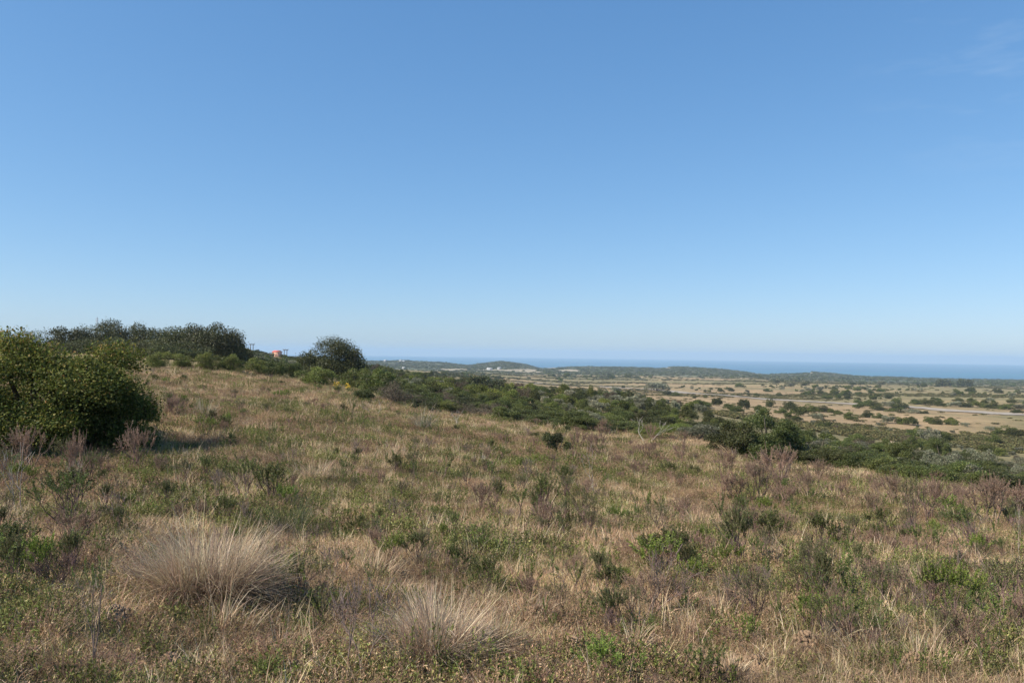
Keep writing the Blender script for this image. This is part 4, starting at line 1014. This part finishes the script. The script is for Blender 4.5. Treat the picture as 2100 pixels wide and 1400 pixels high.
# ------------------------------------------------------------------ buildings, poles, mast
def box(mb, x0, x1, y0, y1, z0, z1):
    v = [(x0, y0, z0), (x1, y0, z0), (x1, y1, z0), (x0, y1, z0), (x0, y0, z1), (x1, y0, z1), (x1, y1, z1), (x0, y1, z1)]
    mb.add(v, [[0, 3, 2, 1], [4, 5, 6, 7], [0, 1, 5, 4], [1, 2, 6, 5], [2, 3, 7, 6], [3, 0, 4, 7]], (1, 1, 1))
def house(pos, w, d, hw, hr, rz, wall, roof, label, name='house', windows=(), door=None, sink=.6, cat='house', frames=True):
    """w along x (eaves side), gable on the x ends"""
    o = link(name, None, None, (pos[0], pos[1], pos[2]), rz); tag(o, label, cat)
    mb = MB(); box(mb, -w / 2, w / 2, -d / 2, d / 2, -sink, hw)
    for s in (-1, 1):
        X = s * w / 2; mb.add([(X, -d / 2, hw), (X, d / 2, hw), (X, 0, hw + hr), (X - s * .15, 0, hw + hr), (X - s * .15, -d / 2, hw), (X - s * .15, d / 2, hw)], [[0, 1, 2, 2], [4, 5, 3, 3]], (1, 1, 1))
    link('wall', mb.mesh('wall', wall), o)
    mb = MB(); e = .2; t = .1
    for s in (-1, 1):
        y1 = s * (d / 2 + e); z1 = hw - e * hr / (d / 2)
        v = [(-w / 2 - e, y1, z1), (w / 2 + e, y1, z1), (w / 2 + e, 0, hw + hr + .02), (-w / 2 - e, 0, hw + hr + .02)]
        v = v + [(a, b, c_ + t) for a, b, c_ in v]
        mb.add(v, [[0, 1, 2, 3], [4, 5, 6, 7], [0, 1, 5, 4], [1, 2, 6, 5], [3, 0, 4, 7]], (1, 1, 1))
    link('roof', mb.mesh('roof', roof), o)
    for (face, u, z0, ww, wh) in windows:
        fr = MB(); pn = MB()
        if face == 'front':
            box(fr, u - ww / 2, u + ww / 2, -d / 2 - .05, -d / 2 + .02, z0, z0 + wh); box(pn, u - ww / 2 + .08, u + ww / 2 - .08, -d / 2 - .07, -d / 2 - .052, z0 + .08, z0 + wh - .08)
        else:
            X = -w / 2 if face == 'left' else w / 2; s = -1 if face == 'left' else 1
            box(fr, min(X, X + s * .05), max(X, X + s * .05), u - ww / 2, u + ww / 2, z0, z0 + wh); box(pn, min(X + s * .052, X + s * .07), max(X + s * .052, X + s * .07), u - ww / 2 + .08, u + ww / 2 - .08, z0 + .08, z0 + wh - .08)
        wf = link('window', fr.mesh('window', M_FRAME), o); link('pane', pn.mesh('pane', M_PANE), wf)
    if door:
        u, dw, dh = door; mb = MB(); box(mb, u - dw / 2, u + dw / 2, -d / 2 - .06, -d / 2 + .02, 0, dh); link('door', mb.mesh('door', M_DOOR), o)
    return o
M_FRAME = plain_mat('window_frame', (.35, .2, .13), .6, 5, .1, 0); M_PANE = plain_mat('window_glass', (.05, .06, .08), .15, 2, .1, 0)
M_DOOR = plain_mat('door_wood', (.14, .07, .05), .6, 5, .1, 0)
M_SALMON = plain_mat('salmon_wall', (.60, .34, .22), .8, 1.2, .08, .2); M_RED = plain_mat('red_roof', (.45, .10, .075), .7, 2, .15, .2)
M_WHITE = plain_mat('white_wall', (.45, .45, .44), .8, 1.2, .06, .1); M_GREYR = plain_mat('grey_roof', (.3, .3, .3), .7, 2, .15, .2); M_BROWNR = plain_mat('brown_roof', (.25, .15, .1), .7, 2, .15, .2)
hp = at(567.5, 400)
hd = ray(567, 738)
zb = ray(567, 733.5); zb = zb[2] * 400 / math.hypot(zb[0], zb[1])
house((hp[0], hp[1], zb), 3.2, 3.0, 2.75, .6, R(-28), M_SALMON, M_RED, 'small salmon pink house with a red roof on the hillside', windows=[('front', -.8, .9, .8, .9), ('left', 0.2, 1.2, .7, .7)], door=(.65, .85, 1.9), sink=2.5)
for (px, py, w, lab, wl, rf, hw) in [(790, 741.5, 7, 'leftmost tiny white house on the crest of the coastal hill', M_WHITE, M_WHITE, 3), (822, 741.5, 7, 'tiny white house in the middle of the coastal hill crest', M_WHITE, M_GREYR, 3),
                         (828, 742.5, 6, 'tiny white annexe touching the middle crest house', M_WHITE, M_WHITE, 2.6), (828, 757, 5, 'tiny white shed at the foot of the coastal hill', M_WHITE, M_WHITE, 2.6),
                         (1004, 759, 11, 'long low white farm building on the sandy flat', M_WHITE, M_WHITE, 3.2), (1024, 757.5, 7, 'smaller grey roofed farm building right of the long white one', M_WHITE, M_GREYR, 3)]:
    p = hit(px, py)
    if p is None: p = at(px, 2150)
    house((p[0], p[1], p[2] + .3), w, 5, hw, 1.2, R(random.uniform(-20, 20)), wl, rf, lab, windows=[('front', -w * .25, 1, 1.0, 1.0)], door=(w * .2, 1, 2), sink=2)
M_WOOD = plain_mat('pole_wood', (.12, .10, .09), .9, 6, .2, .3)
def hpole(px, top, base_px, gap_px, r, lab):
    p = at(px, r); d = ray(px, top); zt = d[2] * r / math.hypot(d[0], d[1]); H = zt - p[2]; gp = gap_px * r / F
    o = link('power_pole', None, None, p[:3], -math.atan2(p[0], p[1])); tag(o, lab, 'power pole')
    for s in (-1, 1):
        mb = MB(); tubes(mb, [(s * gp / 2, 0, -.8)], [(s * gp / 2, 0, H)], [.2], [.14], (1, 1, 1), 8); link('pole', mb.mesh('pole', M_WOOD), o)
    mb = MB(); box(mb, -gp / 2 - gp * .55, gp / 2 + gp * .55, -.12, .12, H - .55, H - .25); link('crossarm', mb.mesh('crossarm', M_WOOD), o)
    for u in (-1, 0, 1):
        mb = MB(); tubes(mb, [(u * gp * .95, 0, H - .25)] * 1, [(u * gp * .95, 0, H + .25)], [.07], [.1], (1, 1, 1), 6); link('insulator', mb.mesh('insulator', M_WOOD), o)
hpole(515.5, 704.5, 0, 5, 420, 'twin pole power line frame on the skyline left of the pink house')
hpole(585, 716, 0, 5, 430, 'twin pole power line frame just right of the pink house')
p = at(197, 260); d = ray(197, 650); zt = d[2] * 260 / math.hypot(d[0], d[1]); H = zt - p[2]
mb = MB(); tubes(mb, [(0, 0, -1)], [(0, 0, H)], [.14], [.09], (1, 1, 1), 6)
for k in (.86, .93): tubes(mb, [(-.45, 0, H * k)], [(.45, 0, H * k)], [.07], [.07], (1, 1, 1), 6)
o = link('radio_mast', mb.mesh('radio_mast', plain_mat('mast_steel', (.35, .36, .38), .5, 3, .1, 0)), None, p[:3]); tag(o, 'thin pale mast rising above the ridge wood', 'mast')

# ------------------------------------------------------------------ haze
def haze():
    X = 17000; z0, z1 = SEA - 25, 60
    me = bpy.data.meshes.new('haze')
    v = [(-X, -X, z0), (X, -X, z0), (X, X, z0), (-X, X, z0), (-X, -X, z1), (X, -X, z1), (X, X, z1), (-X, X, z1)]
    me.from_pydata(v, [], [(0, 3, 2, 1), (4, 5, 6, 7), (0, 1, 5, 4), (1, 2, 6, 5), (2, 3, 7, 6), (3, 0, 4, 7)])
    m = bpy.data.materials.new('haze_air'); m.use_nodes = True; N = m.node_tree.nodes; N.clear()
    out = N.new('ShaderNodeOutputMaterial'); pv = N.new('ShaderNodeVolumePrincipled')
    pv.inputs['Color'].default_value = (.52, .68, .84, 1); pv.inputs['Density'].default_value = HAZE; pv.inputs['Anisotropy'].default_value = 0.0
    m.node_tree.links.new(pv.outputs[0], out.inputs['Volume']); me.materials.append(m)
    o = link('haze', me); tag(o, kind='stuff')
HAZE = 1.25e-4
haze()
print('objects', len(bpy.data.objects))
